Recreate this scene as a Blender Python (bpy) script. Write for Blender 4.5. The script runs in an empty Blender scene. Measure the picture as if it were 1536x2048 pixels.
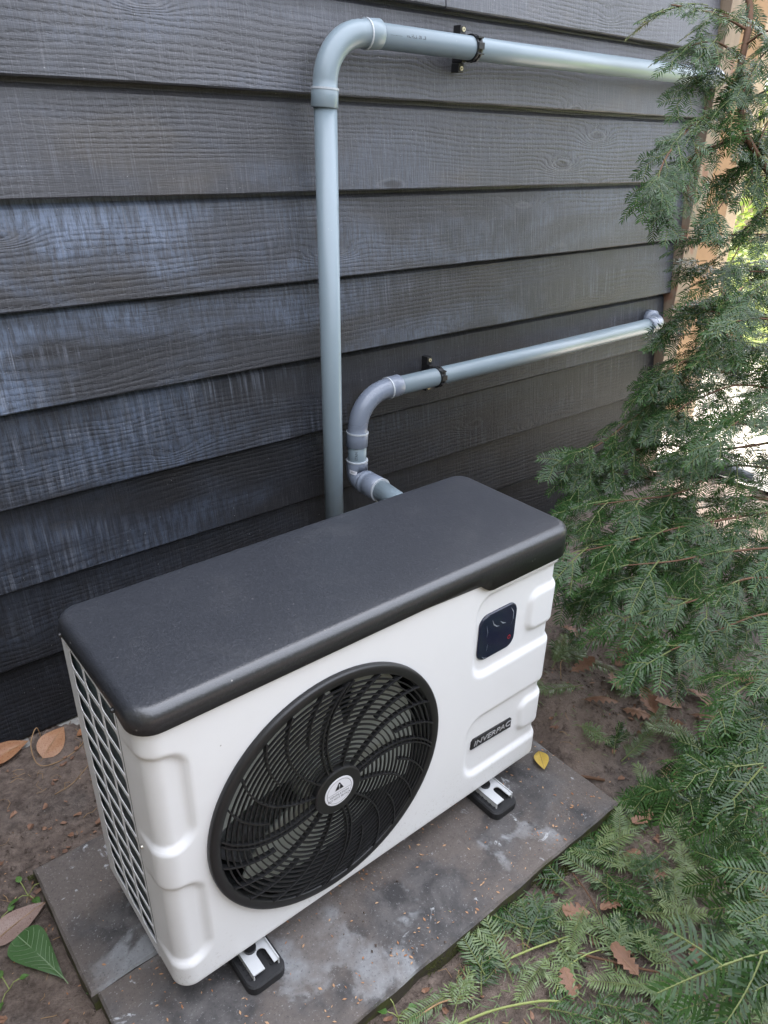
import bpy, bmesh, math, random
from math import sin, cos, pi, radians, sqrt, exp, atan2, hypot
from mathutils import Vector, Matrix, noise as mnoise
R = random.Random(11)
S = bpy.context.scene
COL = S.collection

# ------------------------------------------------------------------ camera
cam_data = bpy.data.cameras.new('camera')
cam = bpy.data.objects.new('camera', cam_data); COL.objects.link(cam)
CR, CU, CF = Vector((.7724, -.6348, .0207)), Vector((.2717, .3594, .8928)), Vector((.5742, .6840, -.4499))
CF = CF.normalized(); CR = (CR - CF*CR.dot(CF)).normalized(); CU = CR.cross(CF)
m = Matrix((( CR.x, CU.x, -CF.x), (CR.y, CU.y, -CF.y), (CR.z, CU.z, -CF.z))).to_4x4()
m.translation = Vector((-.2106, -.7054, 1.1763))
cam.matrix_world = m
cam_data.sensor_fit = 'VERTICAL'; cam_data.sensor_height = 36; cam_data.sensor_width = 27
cam_data.lens = 1481.7/2048*36
cam_data.clip_start = .02; cam_data.clip_end = 300
S.camera = cam

# ------------------------------------------------------------------ daylight: the sun stands behind the house, the yard lies in its shade
SUN_EL, SUN_AZ = 55, 30          # azimuth measured from +y towards +x
world = bpy.data.worlds.new('World'); S.world = world
world.use_nodes = True
wn = world.node_tree
bgn = wn.nodes['Background']
sky = wn.nodes.new('ShaderNodeTexSky'); sky.sky_type = 'NISHITA'; sky.sun_disc = False
sky.sun_elevation = radians(SUN_EL); sky.sun_rotation = radians(SUN_AZ)
sky.air_density = 1.0; sky.dust_density = 3.0; sky.ozone_density = 1.0
hsv = wn.nodes.new('ShaderNodeHueSaturation'); hsv.inputs['Saturation'].default_value = .52      # thin high cloud greys the blue
wn.links.new(sky.outputs[0], hsv.inputs['Color'])
# high cloud veil with the even overcast distribution (1 + 2 sin elevation) / 3
wtc = wn.nodes.new('ShaderNodeTexCoord'); wsx = wn.nodes.new('ShaderNodeSeparateXYZ'); wn.links.new(wtc.outputs['Generated'], wsx.inputs[0])
wmr = wn.nodes.new('ShaderNodeMapRange'); wn.links.new(wsx.outputs[2], wmr.inputs[0]); wmr.inputs[3].default_value = .333; wmr.inputs[4].default_value = 1.0
wvl = wn.nodes.new('ShaderNodeVectorMath'); wvl.operation = 'SCALE'; wvl.inputs[0].default_value = (6.85, 7.1, 7.85); wn.links.new(wmr.outputs[0], wvl.inputs['Scale'])
wmx = wn.nodes.new('ShaderNodeMix'); wmx.data_type = 'RGBA'; wmx.inputs[0].default_value = .6
wn.links.new(hsv.outputs[0], wmx.inputs[6]); wn.links.new(wvl.outputs[0], wmx.inputs[7]); wn.links.new(wmx.outputs[2], bgn.inputs[0]); bgn.inputs[1].default_value = .15
sun_data = bpy.data.lights.new('sun', 'SUN'); sun_data.energy = 3.0; sun_data.angle = radians(.5); sun_data.color = (1, .94, .84)
sun = bpy.data.objects.new('sun', sun_data); COL.objects.link(sun)
sd = Vector((sin(radians(SUN_AZ))*cos(radians(SUN_EL)), cos(radians(SUN_AZ))*cos(radians(SUN_EL)), sin(radians(SUN_EL))))
sun.rotation_euler = sd.to_track_quat('Z', 'Y').to_euler(); sun.location = (0, 0, 8)
S.view_settings.view_transform = 'Standard'; S.view_settings.look = 'None'
S.view_settings.gamma = 1; S.view_settings.use_curve_mapping = False
S.view_settings.exposure = 2.6
S.cycles.use_denoising = True
S.cycles.max_bounces = 8; S.cycles.transparent_max_bounces = 4

# ------------------------------------------------------------------ material helper
class NT:
    def __init__(s, name, rough=.5, spec=.5):
        s.m = bpy.data.materials.new(name); s.m.use_nodes = True
        s.t = s.m.node_tree; s.b = s.t.nodes['Principled BSDF']
        s.b.inputs['Roughness'].default_value = rough
        s.b.inputs['Specular IOR Level'].default_value = spec
        s._co = None
    def n(s, typ, **kw):
        x = s.t.nodes.new('ShaderNode'+typ)
        for k, v in kw.items(): setattr(x, k, v)
        return x
    def put(s, sock, v):
        if hasattr(v, 'is_output'): s.t.links.new(v, sock)
        elif isinstance(v, (tuple, list)) and len(v) == 3 and sock.type == 'RGBA': sock.default_value = (*v, 1)
        else: sock.default_value = v
    def co(s, kind='Object'):
        if s._co is None: s._co = s.n('TexCoord')
        return s._co.outputs[kind]
    def math(s, op, a, b=0, c=None, clamp=False):
        x = s.n('Math', operation=op, use_clamp=clamp)
        s.put(x.inputs[0], a); s.put(x.inputs[1], b)
        if c is not None: s.put(x.inputs[2], c)
        return x.outputs[0]
    def vm(s, op, a, b):
        x = s.n('VectorMath', operation=op); s.put(x.inputs[0], a); s.put(x.inputs[1], b); return x.outputs[0]
    def noise(s, v, scale=1, detail=3, rough=.5, dist=0):
        x = s.n('TexNoise'); s.put(x.inputs['Vector'], v); x.inputs['Scale'].default_value = scale
        x.inputs['Detail'].default_value = detail; x.inputs['Roughness'].default_value = rough; x.inputs['Distortion'].default_value = dist
        return x.outputs[0]
    def vor(s, v, scale=1, feature='F1', out='Distance', rand=1):
        x = s.n('TexVoronoi', feature=feature); s.put(x.inputs['Vector'], v); x.inputs['Scale'].default_value = scale
        x.inputs['Randomness'].default_value = rand
        return x.outputs[out]
    def ramp(s, f, a, b, lo=0, hi=1):
        x = s.n('MapRange', interpolation_type='SMOOTHSTEP'); s.put(x.inputs[0], f)
        x.inputs[1].default_value = a; x.inputs[2].default_value = b; x.inputs[3].default_value = lo; x.inputs[4].default_value = hi
        return x.outputs[0]
    def mix(s, f, a, b, mode='MIX'):
        x = s.n('Mix', data_type='RGBA', blend_type=mode)
        s.put(x.inputs[0], f); s.put(x.inputs[6], a); s.put(x.inputs[7], b); return x.outputs[2]
    def bump(s, h, strength=.3, dist=.002, prev=None):
        x = s.n('Bump'); x.inputs['Strength'].default_value = strength; x.inputs['Distance'].default_value = dist
        s.put(x.inputs['Height'], h)
        if prev is not None: s.t.links.new(prev, x.inputs['Normal'])
        return x.outputs[0]
    def out(s, color=None, rough=None, normal=None, **kw):
        if color is not None: s.put(s.b.inputs['Base Color'], color)
        if rough is not None: s.put(s.b.inputs['Roughness'], rough)
        if normal is not None: s.t.links.new(normal, s.b.inputs['Normal'])
        for k, v in kw.items(): s.put(s.b.inputs[k], v)
        return s.m

def simple(name, col, rough=.5, spec=.5, var=.12, scale=30, bump=0, bscale=400, metal=0):
    t = NT(name, rough, spec); v = t.co()
    f = t.noise(v, scale, 4, .6)
    c = t.mix(f, tuple(max(0, x*(1-var)) for x in col), tuple(x*(1+var) for x in col))
    n = t.bump(t.noise(v, bscale, 2), bump, .001) if bump else None
    r = t.math('MULTIPLY_ADD', f, .15, rough-.07)
    return t.out(c, r, n, Metallic=metal)

MAT = {}
def wood_dark():
    t = NT('dark_stained_timber', .5, .5)
    oi = t.n('ObjectInfo')
    sep = t.n('SeparateXYZ'); t.put(sep.inputs[0], t.co())
    off = t.math('MULTIPLY', oi.outputs['Random'], 63.0)
    x = t.math('ADD', sep.outputs[0], off); z = sep.outputs[2]
    def vec(a, b):
        c = t.n('CombineXYZ'); t.put(c.inputs[0], t.math('MULTIPLY', x, a)); t.put(c.inputs[1], t.math('MULTIPLY', z, b)); t.put(c.inputs[2], off); return c.outputs[0]
    col = t.n('SeparateColor'); t.put(col.inputs[0], oi.outputs['Color'])
    # knots: sparse stretched cells
    vk = t.n('TexVoronoi'); vk.inputs['Scale'].default_value = 1; wv = t.n('TexNoise'); t.put(wv.inputs['Vector'], vec(9, 26)); wv.inputs['Scale'].default_value = 1; wv.inputs['Detail'].default_value = 3
    t.put(vk.inputs['Vector'], t.vm('ADD', vec(3.0, 9.0), t.vm('MULTIPLY', wv.outputs['Color'], (.17, .17, 0))))
    d = vk.outputs['Distance']; sc = t.n('SeparateColor'); t.put(sc.inputs[0], vk.outputs['Color'])
    has = t.ramp(sc.outputs[0], .30, .35)
    infl = t.math('MULTIPLY', t.math('POWER', 2.718, t.math('MULTIPLY', t.math('MULTIPLY', d, d), -28)), has)
    warp = t.noise(vec(.8, 4.0), 1, 2, .5)
    warp2 = t.noise(vec(5, 22), 1, 2, .5)
    ph = t.math('MULTIPLY', z, 540)
    ph = t.math('ADD', ph, t.math('MULTIPLY', warp, 62))
    ph = t.math('ADD', ph, t.math('MULTIPLY', warp2, 9))
    ph = t.math('ADD', ph, t.math('MULTIPLY', infl, 30))
    grain = t.math('MULTIPLY_ADD', t.math('SINE', ph), .5, .5)
    amp = t.ramp(t.noise(vec(1.1, 6), 1, 2), .38, .60, .12, 1)
    brk = t.ramp(t.noise(vec(75, 130), 1, 3, .7), .36, .58, .15, 1)
    grain = t.math('MULTIPLY', t.math('MULTIPLY', t.math('POWER', grain, 1.6), amp), brk)
    saw = t.noise(vec(330, 9), 1, 3, .65)
    fib = t.noise(vec(22, 420), 1, 3, .6)
    blotch = t.noise(vec(2.1, 3.4), 1, 5, .62)
    base = t.mix(blotch, (.027, .028, .032), (.070, .070, .079))
    bl = t.math('MULTIPLY', t.ramp(t.noise(vec(1.3, 4.2), 1, 4, .6, .4), .42, .64), col.outputs[1])
    xr = t.ramp(sep.outputs[0], .5, -.5, .35, 1.0)
    bl = t.math('MULTIPLY', t.math('MULTIPLY', bl, xr), t.ramp(t.noise(vec(130, 20), 1, 4, .7), .34, .64, .25, 1))
    base = t.mix(bl, base, (.20, .255, .365))
    ol = t.math('MULTIPLY', t.ramp(t.noise(vec(2.6, 6), 1, 3, .6), .56, .72), .28)
    base = t.mix(ol, base, (.085, .068, .048))
    base = t.mix(t.ramp(t.noise(vec(1.7, 2.6), 1, 5, .68, .6), .50, .66, 0, .6), base, (.026, .027, .033))
    drip = t.math('MULTIPLY', t.math('MULTIPLY', t.ramp(t.noise(vec(120, 3.0), 1, 3, .7), .48, .70), t.ramp(t.noise(vec(1.5, 7), 1, 2), .45, .62)), col.outputs[2])
    base = t.mix(t.math('MULTIPLY', drip, xr), base, (.30, .33, .40))
    base = t.mix(t.math('MULTIPLY', grain, .5), base, (.022, .022, .026))
    base = t.mix(t.math('MULTIPLY', t.ramp(saw, .5, .8), .42), base, (.16, .16, .175))
    spk = t.noise(vec(150, 260), 1, 3, .75)
    base = t.mix(t.ramp(spk, .40, .25, 0, .6), base, (.02, .02, .023)); base = t.mix(t.ramp(spk, .58, .75, 0, .5), base, (.16, .16, .175))
    knot = t.math('MULTIPLY', t.ramp(d, .10, .05), has)
    base = t.mix(t.math('MULTIPLY', knot, .65), base, (.02, .017, .018))
    kr = t.math('MULTIPLY', t.math('MULTIPLY', t.ramp(d, .10, .115), t.ramp(d, .15, .125)), has)
    base = t.mix(t.math('MULTIPLY', kr, .35), base, (.12, .12, .13))
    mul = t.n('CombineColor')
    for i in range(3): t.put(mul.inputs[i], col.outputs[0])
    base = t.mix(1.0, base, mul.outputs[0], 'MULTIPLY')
    # pale specks of dust and spray
    sv = t.n('TexVoronoi'); sv.inputs['Scale'].default_value = 95; c3 = t.n('CombineXYZ'); t.put(c3.inputs[0], x); t.put(c3.inputs[1], z); t.put(sv.inputs['Vector'], c3.outputs[0])
    ss = t.n('SeparateColor'); t.put(ss.inputs[0], sv.outputs['Color'])
    speck = t.math('MULTIPLY', t.ramp(sv.outputs['Distance'], .10, .05), t.ramp(ss.outputs[0], .9, .93))
    base = t.mix(t.math('MULTIPLY', speck, .8), base, (.35, .35, .36))
    h = t.math('MULTIPLY_ADD', grain, -.9, t.math('MULTIPLY', saw, .9))
    h = t.math('ADD', h, t.math('MULTIPLY', fib, .7))
    h = t.math('ADD', h, t.math('MULTIPLY', knot, -.5))
    nrm = t.bump(h, .7, .0012)
    return t.out(base, t.math('MULTIPLY_ADD', fib, .25, .33), nrm, **{'Specular IOR Level': t.math('MULTIPLY_ADD', col.outputs[0], .42, .06)})
MAT['wood'] = wood_dark()

def wood_light():
    t = NT('bare_brown_timber', .6, .3)
    sep = t.n('SeparateXYZ'); t.put(sep.inputs[0], t.co())
    c = t.n('CombineXYZ'); t.put(c.inputs[0], t.math('MULTIPLY', sep.outputs[0], 60)); t.put(c.inputs[1], t.math('MULTIPLY', sep.outputs[1], 60)); t.put(c.inputs[2], t.math('MULTIPLY', sep.outputs[2], 2.5))
    f = t.noise(c.outputs[0], 1, 4, .6, .6)
    col = t.mix(f, (.19, .138, .095), (.33, .255, .185))
    col = t.mix(t.ramp(t.noise(t.co(), 9, 3), .58, .68, 0, .6), col, (.22, .08, .045))
    return t.out(col, .6, t.bump(f, .4, .001))
MAT['post'] = wood_light()

def soil():
    t = NT('bare_soil', .85, .25); v = t.co()
    a = t.noise(v, 5, 5, .6); b = t.noise(v, 45, 5, .7); c = t.noise(v, 240, 3, .7)
    col = t.mix(t.ramp(a, .35, .65), (.088, .067, .056), (.165, .127, .104))
    col = t.mix(t.ramp(b, .42, .72), col, (.20, .155, .130))
    col = t.mix(t.ramp(b, .50, .30, 0, .7), col, (.048, .035, .030))
    col = t.mix(t.ramp(t.noise(v, 3.2, 3), .55, .7, 0, .35), col, (.09, .093, .093))
    col = t.mix(t.ramp(c, .66, .74, 0, .5), col, (.36, .30, .26))
    h = t.math('MULTIPLY_ADD', b, .8, t.math('MULTIPLY', c, .35))
    return t.out(col, t.ramp(a, .3, .7, .62, .92), t.bump(h, 1.0, .010))
MAT['soil'] = soil()

def slabmat():
    t = NT('weathered_concrete_paving', .7, .35); v = t.co()
    oi = t.n('ObjectInfo'); off = t.n('CombineXYZ'); t.put(off.inputs[0], t.math('MULTIPLY', oi.outputs['Random'], 31))
    v = t.vm('ADD', v, off.outputs[0])
    a = t.noise(v, 3.6, 6, .6, .3); b = t.noise(v, 14, 5, .65, .5); f = t.noise(v, 260, 3, .7); g = t.noise(v, 90, 4, .7)
    col = t.mix(t.ramp(b, .35, .68), (.044, .042, .043), (.122, .114, .112))
    col = t.mix(t.ramp(a, .555, .60, 0, .8), col, t.mix(g, (.19, .195, .205), (.36, .37, .38)))
    br = t.noise(t.vm('ADD', v, (7, 3, 0)), 4.2, 5, .6, .2)
    col = t.mix(t.ramp(br, .42, .56, 0, .85), col, t.mix(g, (.088, .071, .062), (.172, .146, .130)))
    w = t.noise(t.vm('ADD', v, (1, 9, 0)), 22, 4, .7, .6)
    col = t.mix(t.math('MULTIPLY', t.ramp(w, .63, .70), t.ramp(g, .38, .55)), col, (.42, .43, .44))
    col = t.mix(t.ramp(f, .60, .72, 0, .55), col, (.36, .36, .37))
    col = t.mix(t.ramp(f, .42, .30, 0, .6), col, (.03, .03, .034))
    ge = t.n('NewGeometry'); sp = t.n('SeparateXYZ'); t.put(sp.inputs[0], ge.outputs['Normal'])
    side = t.ramp(sp.outputs[2], .75, .3)
    moss = t.mix(t.ramp(t.noise(v, 30, 5, .7), .45, .6), (.06, .052, .04), (.075, .080, .028))
    col = t.mix(side, col, moss)
    h = t.math('MULTIPLY_ADD', g, .6, t.math('MULTIPLY', f, .6))
    return t.out(col, t.ramp(b, .3, .7, .5, .8), t.bump(h, .55, .0016))
MAT['slab'] = slabmat()

MAT['concrete'] = simple('grey_footing_concrete', (.26, .25, .23), .8, .3, .25, 25, .4, 300)
def whitemat():
    t = NT('white_powder_coat', .38, .4); v = t.co()
    sp = t.n('SeparateXYZ'); t.put(sp.inputs[0], v)
    g = t.noise(v, 170, 4, .75); k = t.noise(v, 11, 4, .65)
    low = t.ramp(sp.outputs[2], .19, .055)                       # mud splashed up from the slab
    dirt = t.math('MULTIPLY', t.math('MULTIPLY', t.ramp(g, .55, .70), low), t.ramp(k, .35, .6))
    col = t.mix(t.math('MULTIPLY', dirt, .5), (.79, .79, .80), (.36, .31, .27))
    vo = t.n('TexVoronoi'); vo.inputs['Scale'].default_value = 42; t.put(vo.inputs['Vector'], v)
    s2 = t.n('SeparateColor'); t.put(s2.inputs[0], vo.outputs['Color'])
    col = t.mix(t.math('MULTIPLY', t.math('MULTIPLY', t.ramp(s2.outputs[0], .955, .965), t.ramp(vo.outputs['Distance'], .07, .04)), .7), col, (.28, .26, .24))
    col = t.mix(t.ramp(t.noise(v, 6, 5, .7, .5), .45, .8, 0, .12), col, (.62, .61, .58))
    return t.out(col, t.math('MULTIPLY_ADD', k, .15, .31), t.bump(t.noise(v, 900, 2), .06, .001))
MAT['white'] = whitemat() if True else simple('white_powder_coat', (.78, .78, .79), .38, .4, .02, 8, .06, 900)
MAT['whitefoot'] = simple('galvanised_white_bracket', (.56, .57, .58), .4, .5, .05, 30)
def lidmat():
    t = NT('black_textured_plastic', .5, .9); v = t.co()
    f = t.noise(v, 650, 2, .6)
    vo = t.n('TexVoronoi'); vo.inputs['Scale'].default_value = 150; t.put(vo.inputs['Vector'], v)
    s2 = t.n('SeparateColor'); t.put(s2.inputs[0], vo.outputs['Color'])
    patch = t.ramp(t.noise(v, 7, 4, .65, .5), .52, .74)
    thr = t.math('MULTIPLY_ADD', patch, -.34, .988)
    dust = t.math('MULTIPLY', t.math('GREATER_THAN', s2.outputs[0], thr), t.ramp(vo.outputs['Distance'],   .26, .14))
    col = t.mix(t.noise(v, 5, 4, .6), (.016, .017, .020), (.026, .027, .031))
    col = t.mix(t.math('MULTIPLY', dust, .75), col, (.36, .34, .32))
    ge = t.n('NewGeometry'); sp = t.n('SeparateXYZ'); t.put(sp.inputs[0], ge.outputs['Normal'])
    up = t.ramp(sp.outputs[2], .55, .97, 0, .8)          # sky sheen on the upward face, painted in as a blue-grey tint
    col = t.mix(up, col, t.mix(t.noise(v, 300, 2, .7), (.012, .014, .019), (.034, .037, .046)))
    gr = t.noise(v, 240, 2, .8)
    col = t.mix(t.ramp(gr, .5, .72, 0, .3), col, (.060, .064, .077)); col = t.mix(t.ramp(gr, .46, .28, 0, .35), col, (.010, .011, .014))
    film = t.ramp(t.noise(t.vm('ADD', v, (3, 1, 2)), 9, 5, .7, .6), .50, .8, 0, .06)
    film = t.math('MULTIPLY', film, t.math('ADD', up, .15))
    col = t.mix(film, col, (.22, .21, .20))
    return t.out(col, t.math('MULTIPLY_ADD', gr, .2, .25), t.bump(gr, .28, .0011))
MAT['lid'] = lidmat()
MAT['black'] = simple('black_moulded_plastic', (.014, .014, .015), .38, .5, .2, 60, .05, 700)
MAT['rubber'] = simple('black_rubber', (.022, .022, .024), .6, .4, .2, 60, .2, 500)
MAT['dark'] = simple('dark_interior', (.02, .022, .024), .6, .3)
MAT['blade'] = simple('grey_fan_plastic', (.40, .43, .40), .4, .5, .05, 8)
def coil():
    t = NT('coated_coil_fins', .45, .5)
    sep = t.n('SeparateXYZ'); t.put(sep.inputs[0], t.co())
    w = t.math('SINE', t.math('MULTIPLY', t.math('ADD', sep.outputs[1], sep.outputs[0]), 2600))
    f = t.noise(t.co(), 14, 3)
    col = t.mix(f, (.026, .048, .056), (.06, .088, .094))
    return t.out(col, .45, t.bump(w, .5, .0008))
MAT['coil'] = coil()
MAT['glass'] = simple('black_display_glass', (.010, .014, .034), .08, .6, .1)
MAT['film'] = simple('creased_protective_film', (.25, .27, .3), .15, .6)
MAT['red'] = simple('red_print', (.5, .03, .03), .4, .3)
MAT['plate'] = simple('black_badge', (.012, .012, .013), .3, .5)
MAT['silver'] = simple('silver_lettering', (.62, .62, .64), .3, .5, .03, metal=.4)
MAT['paper'] = simple('white_label', (.72, .72, .76), .35, .4, .02)
MAT['ink'] = simple('black_ink', (.02, .02, .025), .5, .3)
MAT['steel'] = simple('screw_steel', (.5, .48, .42), .35, .5, metal=.8)
MAT['brass'] = simple('yellow_plated_screw', (.62, .55, .36), .35, .5, metal=.6)
def pvc(name, c, r):
    t = NT(name, r, .6); v = t.co()
    f = t.noise(v, 6, 4, .6); g = t.noise(v, 260, 2, .7)
    col = t.mix(f, tuple(x*.92 for x in c), tuple(x*1.08 for x in c))
    col = t.mix(t.ramp(g, .70, .76, 0, .5), col, (.45, .46, .47))
    return t.out(col, t.math('MULTIPLY_ADD', f, .12, r-.06), t.bump(t.noise(v, 40, 2), .03, .001))
MAT['pvc'] = pvc('grey_pvc_pipe', (.205, .258, .292), .33)
MAT['pvc2'] = pvc('blue_grey_pvc_fitting', (.17, .195, .245), .28)
MAT['pvcedge'] = pvc('scuffed_pvc_rim', (.42, .45, .48), .4)

def leafmat(name, ca, cb, rough=.35, trans=.25, vein=None):
    t = NT(name, rough, .5)
    at = t.n('Attribute', attribute_name='tint')
    oi = t.n('ObjectInfo')
    f = t.math('ADD', t.math('MULTIPLY', at.outputs['Fac'], .7), t.math('MULTIPLY', oi.outputs['Random'], .3))
    col = t.mix(f, ca, cb)
    if vein:
        col = t.mix(t.ramp(t.noise(t.co(), vein[1], 4, .7, .4), .5, .7), col, vein[0])
    m_ = t.out(col, rough)
    tr = t.n('BsdfTranslucent'); t.put(tr.inputs[0], t.mix(.5, col, (.30, .42, .08) if trans > .2 or 'yew' in name else (.4, .2, .08)))
    mx = t.n('MixShader'); mx.inputs[0].default_value = trans
    o = t.t.nodes['Material Output']
    t.t.links.new(t.b.outputs[0], mx.inputs[1]); t.t.links.new(tr.outputs[0], mx.inputs[2]); t.t.links.new(mx.outputs[0], o.inputs[0])
    return m_
MAT['yew'] = leafmat('yew_needles', (.005, .015, .005), (.042, .098, .024), .22, .07)
MAT['yew'].node_tree.nodes['Principled BSDF'].inputs['Specular IOR Level'].default_value = .28
MAT['yewcut'] = leafmat('pale_cut_yew_needles', (.055, .100, .038), (.19, .25, .09), .35, .15)
MAT['twig'] = simple('green_brown_twig', (.13, .155, .055), .6, .3, .3, 60)
MAT['bark'] = simple('red_brown_bark', (.115, .062, .036), .75, .3, .35, 70, .5, 260)
MAT['oak'] = leafmat('dry_oak_leaf', (.15, .072, .042), (.34, .19, .12), .6, .12, ((.16, .095, .07), 40))
MAT['dryleaf'] = leafmat('orange_brown_leaf', (.30, .13, .055), (.42, .235, .135), .5, .12, ((.22, .08, .03), 30))
MAT['pinkleaf'] = leafmat('faded_pinkish_leaf', (.25, .17, .145), (.33, .24, .20), .45, .1, ((.14, .07, .045), 45))
MAT['yellowleaf'] = leafmat('yellow_leaf', (.55, .37, .06), (.60, .43, .10), .45, .12, ((.42, .26, .05), 40))
MAT['greenleaf'] = leafmat('mid_green_leaf', (.045, .11, .035), (.07, .15, .05), .4, .22, ((.09, .16, .06), 60))
MAT['ivy'] = leafmat('ivy_leaf', (.03, .062, .036), (.085, .13, .055), .38, .21, ((.11, .15, .10), 50))
MAT['vein'] = simple('pale_leaf_vein', (.22, .30, .16), .5, .3)
MAT['stalk'] = simple('pale_green_stalk', (.26, .30, .10), .5, .3, .25, 30)
MAT['straw'] = simple('dry_straw', (.30, .19, .10), .7, .3, .35, 40)
MAT['debris'] = leafmat('orange_bud_scales', (.32, .12, .04), (.62, .42, .25), .6, .1)
MAT['moss'] = leafmat('moss_tufts', (.045, .050, .016), (.13, .14, .04), .8, .21)
MAT['hedge'] = leafmat('sunlit_garden_leaves', (.08, .13, .03), (.30, .31, .09), .5, .35)
MAT['lawn'] = simple('garden_lawn', (.20, .24, .06), .8, .2, .35, 6, .4, 60)
MAT['gravel'] = simple('pale_gravel', (.50, .46, .40), .85, .2, .3, 50, .6, 90)
MAT['darkpipe'] = simple('dark_drain_pipe', (.03, .034, .042), .4, .5)
MAT['fencebrown'] = simple('grey_brown_blocker_boards', (.15, .145, .115), .75, .3, .3, 12, .3, 90)
MAT['fence'] = simple('honey_timber', (.42, .32, .22), .65, .3, .25, 9, .3, 80)

# ------------------------------------------------------------------ object helpers
def mesh(name, verts, faces, mats, smooth=False, fm=None, tint=None):
    me = bpy.data.meshes.new(name)
    me.from_pydata([tuple(v) for v in verts], [], faces)
    for k in (mats if isinstance(mats, (list, tuple)) else [mats]): me.materials.append(MAT[k])
    if smooth: me.polygons.foreach_set('use_smooth', [True]*len(me.polygons))
    if fm: me.polygons.foreach_set('material_index', fm)
    if tint:
        a = me.attributes.new('tint', 'FLOAT', 'POINT'); a.data.foreach_set('value', tint)
    me.update()
    return me
def link(name, me, parent=None, loc=(0, 0, 0)):
    o = bpy.data.objects.new(name, me); COL.objects.link(o); o.location = loc
    if parent: o.parent = parent
    return o
ORG = {}
def thing(name, label, cat, loc=(0, 0, 0), group=None):
    o = bpy.data.objects.new(name, None); COL.objects.link(o); o.location = loc; o.empty_display_size = .05
    o['label'] = label; o['category'] = cat
    if group: o['group'] = group
    return o
def tag(o, label, cat, group=None):
    o['label'] = label; o['category'] = cat
    if group: o['group'] = group
    return o
def part(name, vf, mats, parent, smooth=False, label=None, **kw):
    """geometry given in world coordinates; stored relative to the parent's own origin"""
    org = Vector(); p = parent
    while p is not None: org += p.location; p = p.parent
    v, f = vf
    o = link(name, mesh(name, [Vector(q)-org for q in v], f, mats, smooth, **kw), parent)
    if label: o['label'] = label
    return o
def join(*vfs):
    V, F = [], []
    for v, f in vfs:
        b = len(V); V += list(v); F += [tuple(i+b for i in q) for q in f]
    return V, F
def box(x0, x1, y0, y1, z0, z1, bev=0):
    bm = bmesh.new(); bmesh.ops.create_cube(bm, size=1)
    for v in bm.verts: v.co = Vector(((x0+x1)/2+v.co.x*(x1-x0), (y0+y1)/2+v.co.y*(y1-y0), (z0+z1)/2+v.co.z*(z1-z0)))
    if bev: bmesh.ops.bevel(bm, geom=bm.edges[:], offset=bev, segments=2, affect='EDGES', profile=.6)
    bm.verts.index_update()
    r = [v.co.copy() for v in bm.verts], [tuple(v.index for v in f.verts) for f in bm.faces]
    bm.free(); return r
def tube(pts, rad, n=12, cap=True):
    """sweep a circle along a polyline; rad is a number or a list"""
    pts = [Vector(p) for p in pts]; k = len(pts)
    if not isinstance(rad, (list, tuple)): rad = [rad]*k
    V, F = [], []
    t0 = (pts[1]-pts[0]).normalized()
    u = t0.cross(Vector((0, 0, 1)));  u = u if u.length > .05 else t0.cross(Vector((0, 1, 0))); u.normalize()
    for i, p in enumerate(pts):
        a = pts[max(0, i-1)]; b = pts[min(k-1, i+1)]; t = b-a
        t = t.normalized() if t.length > 1e-9 else t0
        u = (u-t*u.dot(t)).normalized(); w = t.cross(u)
        for j in range(n):
            q = 2*pi*j/n; V.append(p+(u*cos(q)+w*sin(q))*rad[i])
        t0 = t
    for i in range(k-1):
        for j in range(n):
            F.append((i*n+j, i*n+(j+1) % n, (i+1)*n+(j+1) % n, (i+1)*n+j))
    if cap: F.append(tuple(range(n-1, -1, -1))); F.append(tuple((k-1)*n+j for j in range(n)))
    return V, F
def spline(pts, n=6):
    P = [Vector(p) for p in pts]; out = []
    for i in range(len(P)-1):
        p0 = P[max(0, i-1)]; p1 = P[i]; p2 = P[i+1]; p3 = P[min(len(P)-1, i+2)]
        for j in range(n):
            t = j/n
            out.append(.5*((2*p1)+(p2-p0)*t+(2*p0-5*p1+4*p2-p3)*t*t+(3*p1-p0-3*p2+p3)*t**3))
    out.append(P[-1]); return out
def text_vf(s, size, ext=0, sx=1, shear=0, spacing=1):
    c = bpy.data.curves.new('lettering', 'FONT'); c.body = s; c.size = size; c.extrude = ext; c.shear = shear; c.space_character = spacing
    c.align_x = 'CENTER'; c.align_y = 'CENTER'; c.resolution_u = 3
    o = bpy.data.objects.new('lettering', c); COL.objects.link(o)
    dg = bpy.context.evaluated_depsgraph_get()
    me = bpy.data.meshes.new_from_object(o.evaluated_get(dg))
    r = [Vector((v.co.x*sx, v.co.y, v.co.z)) for v in me.vertices], [tuple(p.vertices) for p in me.polygons]
    bpy.data.objects.remove(o); bpy.data.curves.remove(c); bpy.data.meshes.remove(me)
    return r
def xf(vf, M): return [M @ Vector(v) for v in vf[0]], vf[1]
def frame(o, x, y, z):
    m = Matrix(((x[0], y[0], z[0]), (x[1], y[1], z[1]), (x[2], y[2], z[2]))).to_4x4(); m.translation = Vector(o); return m
def nz(x, y, z=0, s=1): return mnoise.noise(Vector((x*s, y*s, z*s)))
def sm(a, b, x):
    t = max(0, min(1, (x-a)/(b-a))); return t*t*(3-2*t)
def srr(x, z, cx, cz, hx, hz, r):
    qx, qz = abs(x-cx)-hx+r, abs(z-cz)-hz+r
    return hypot(max(qx, 0), max(qz, 0))+min(max(qx, qz), 0)-r

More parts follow.
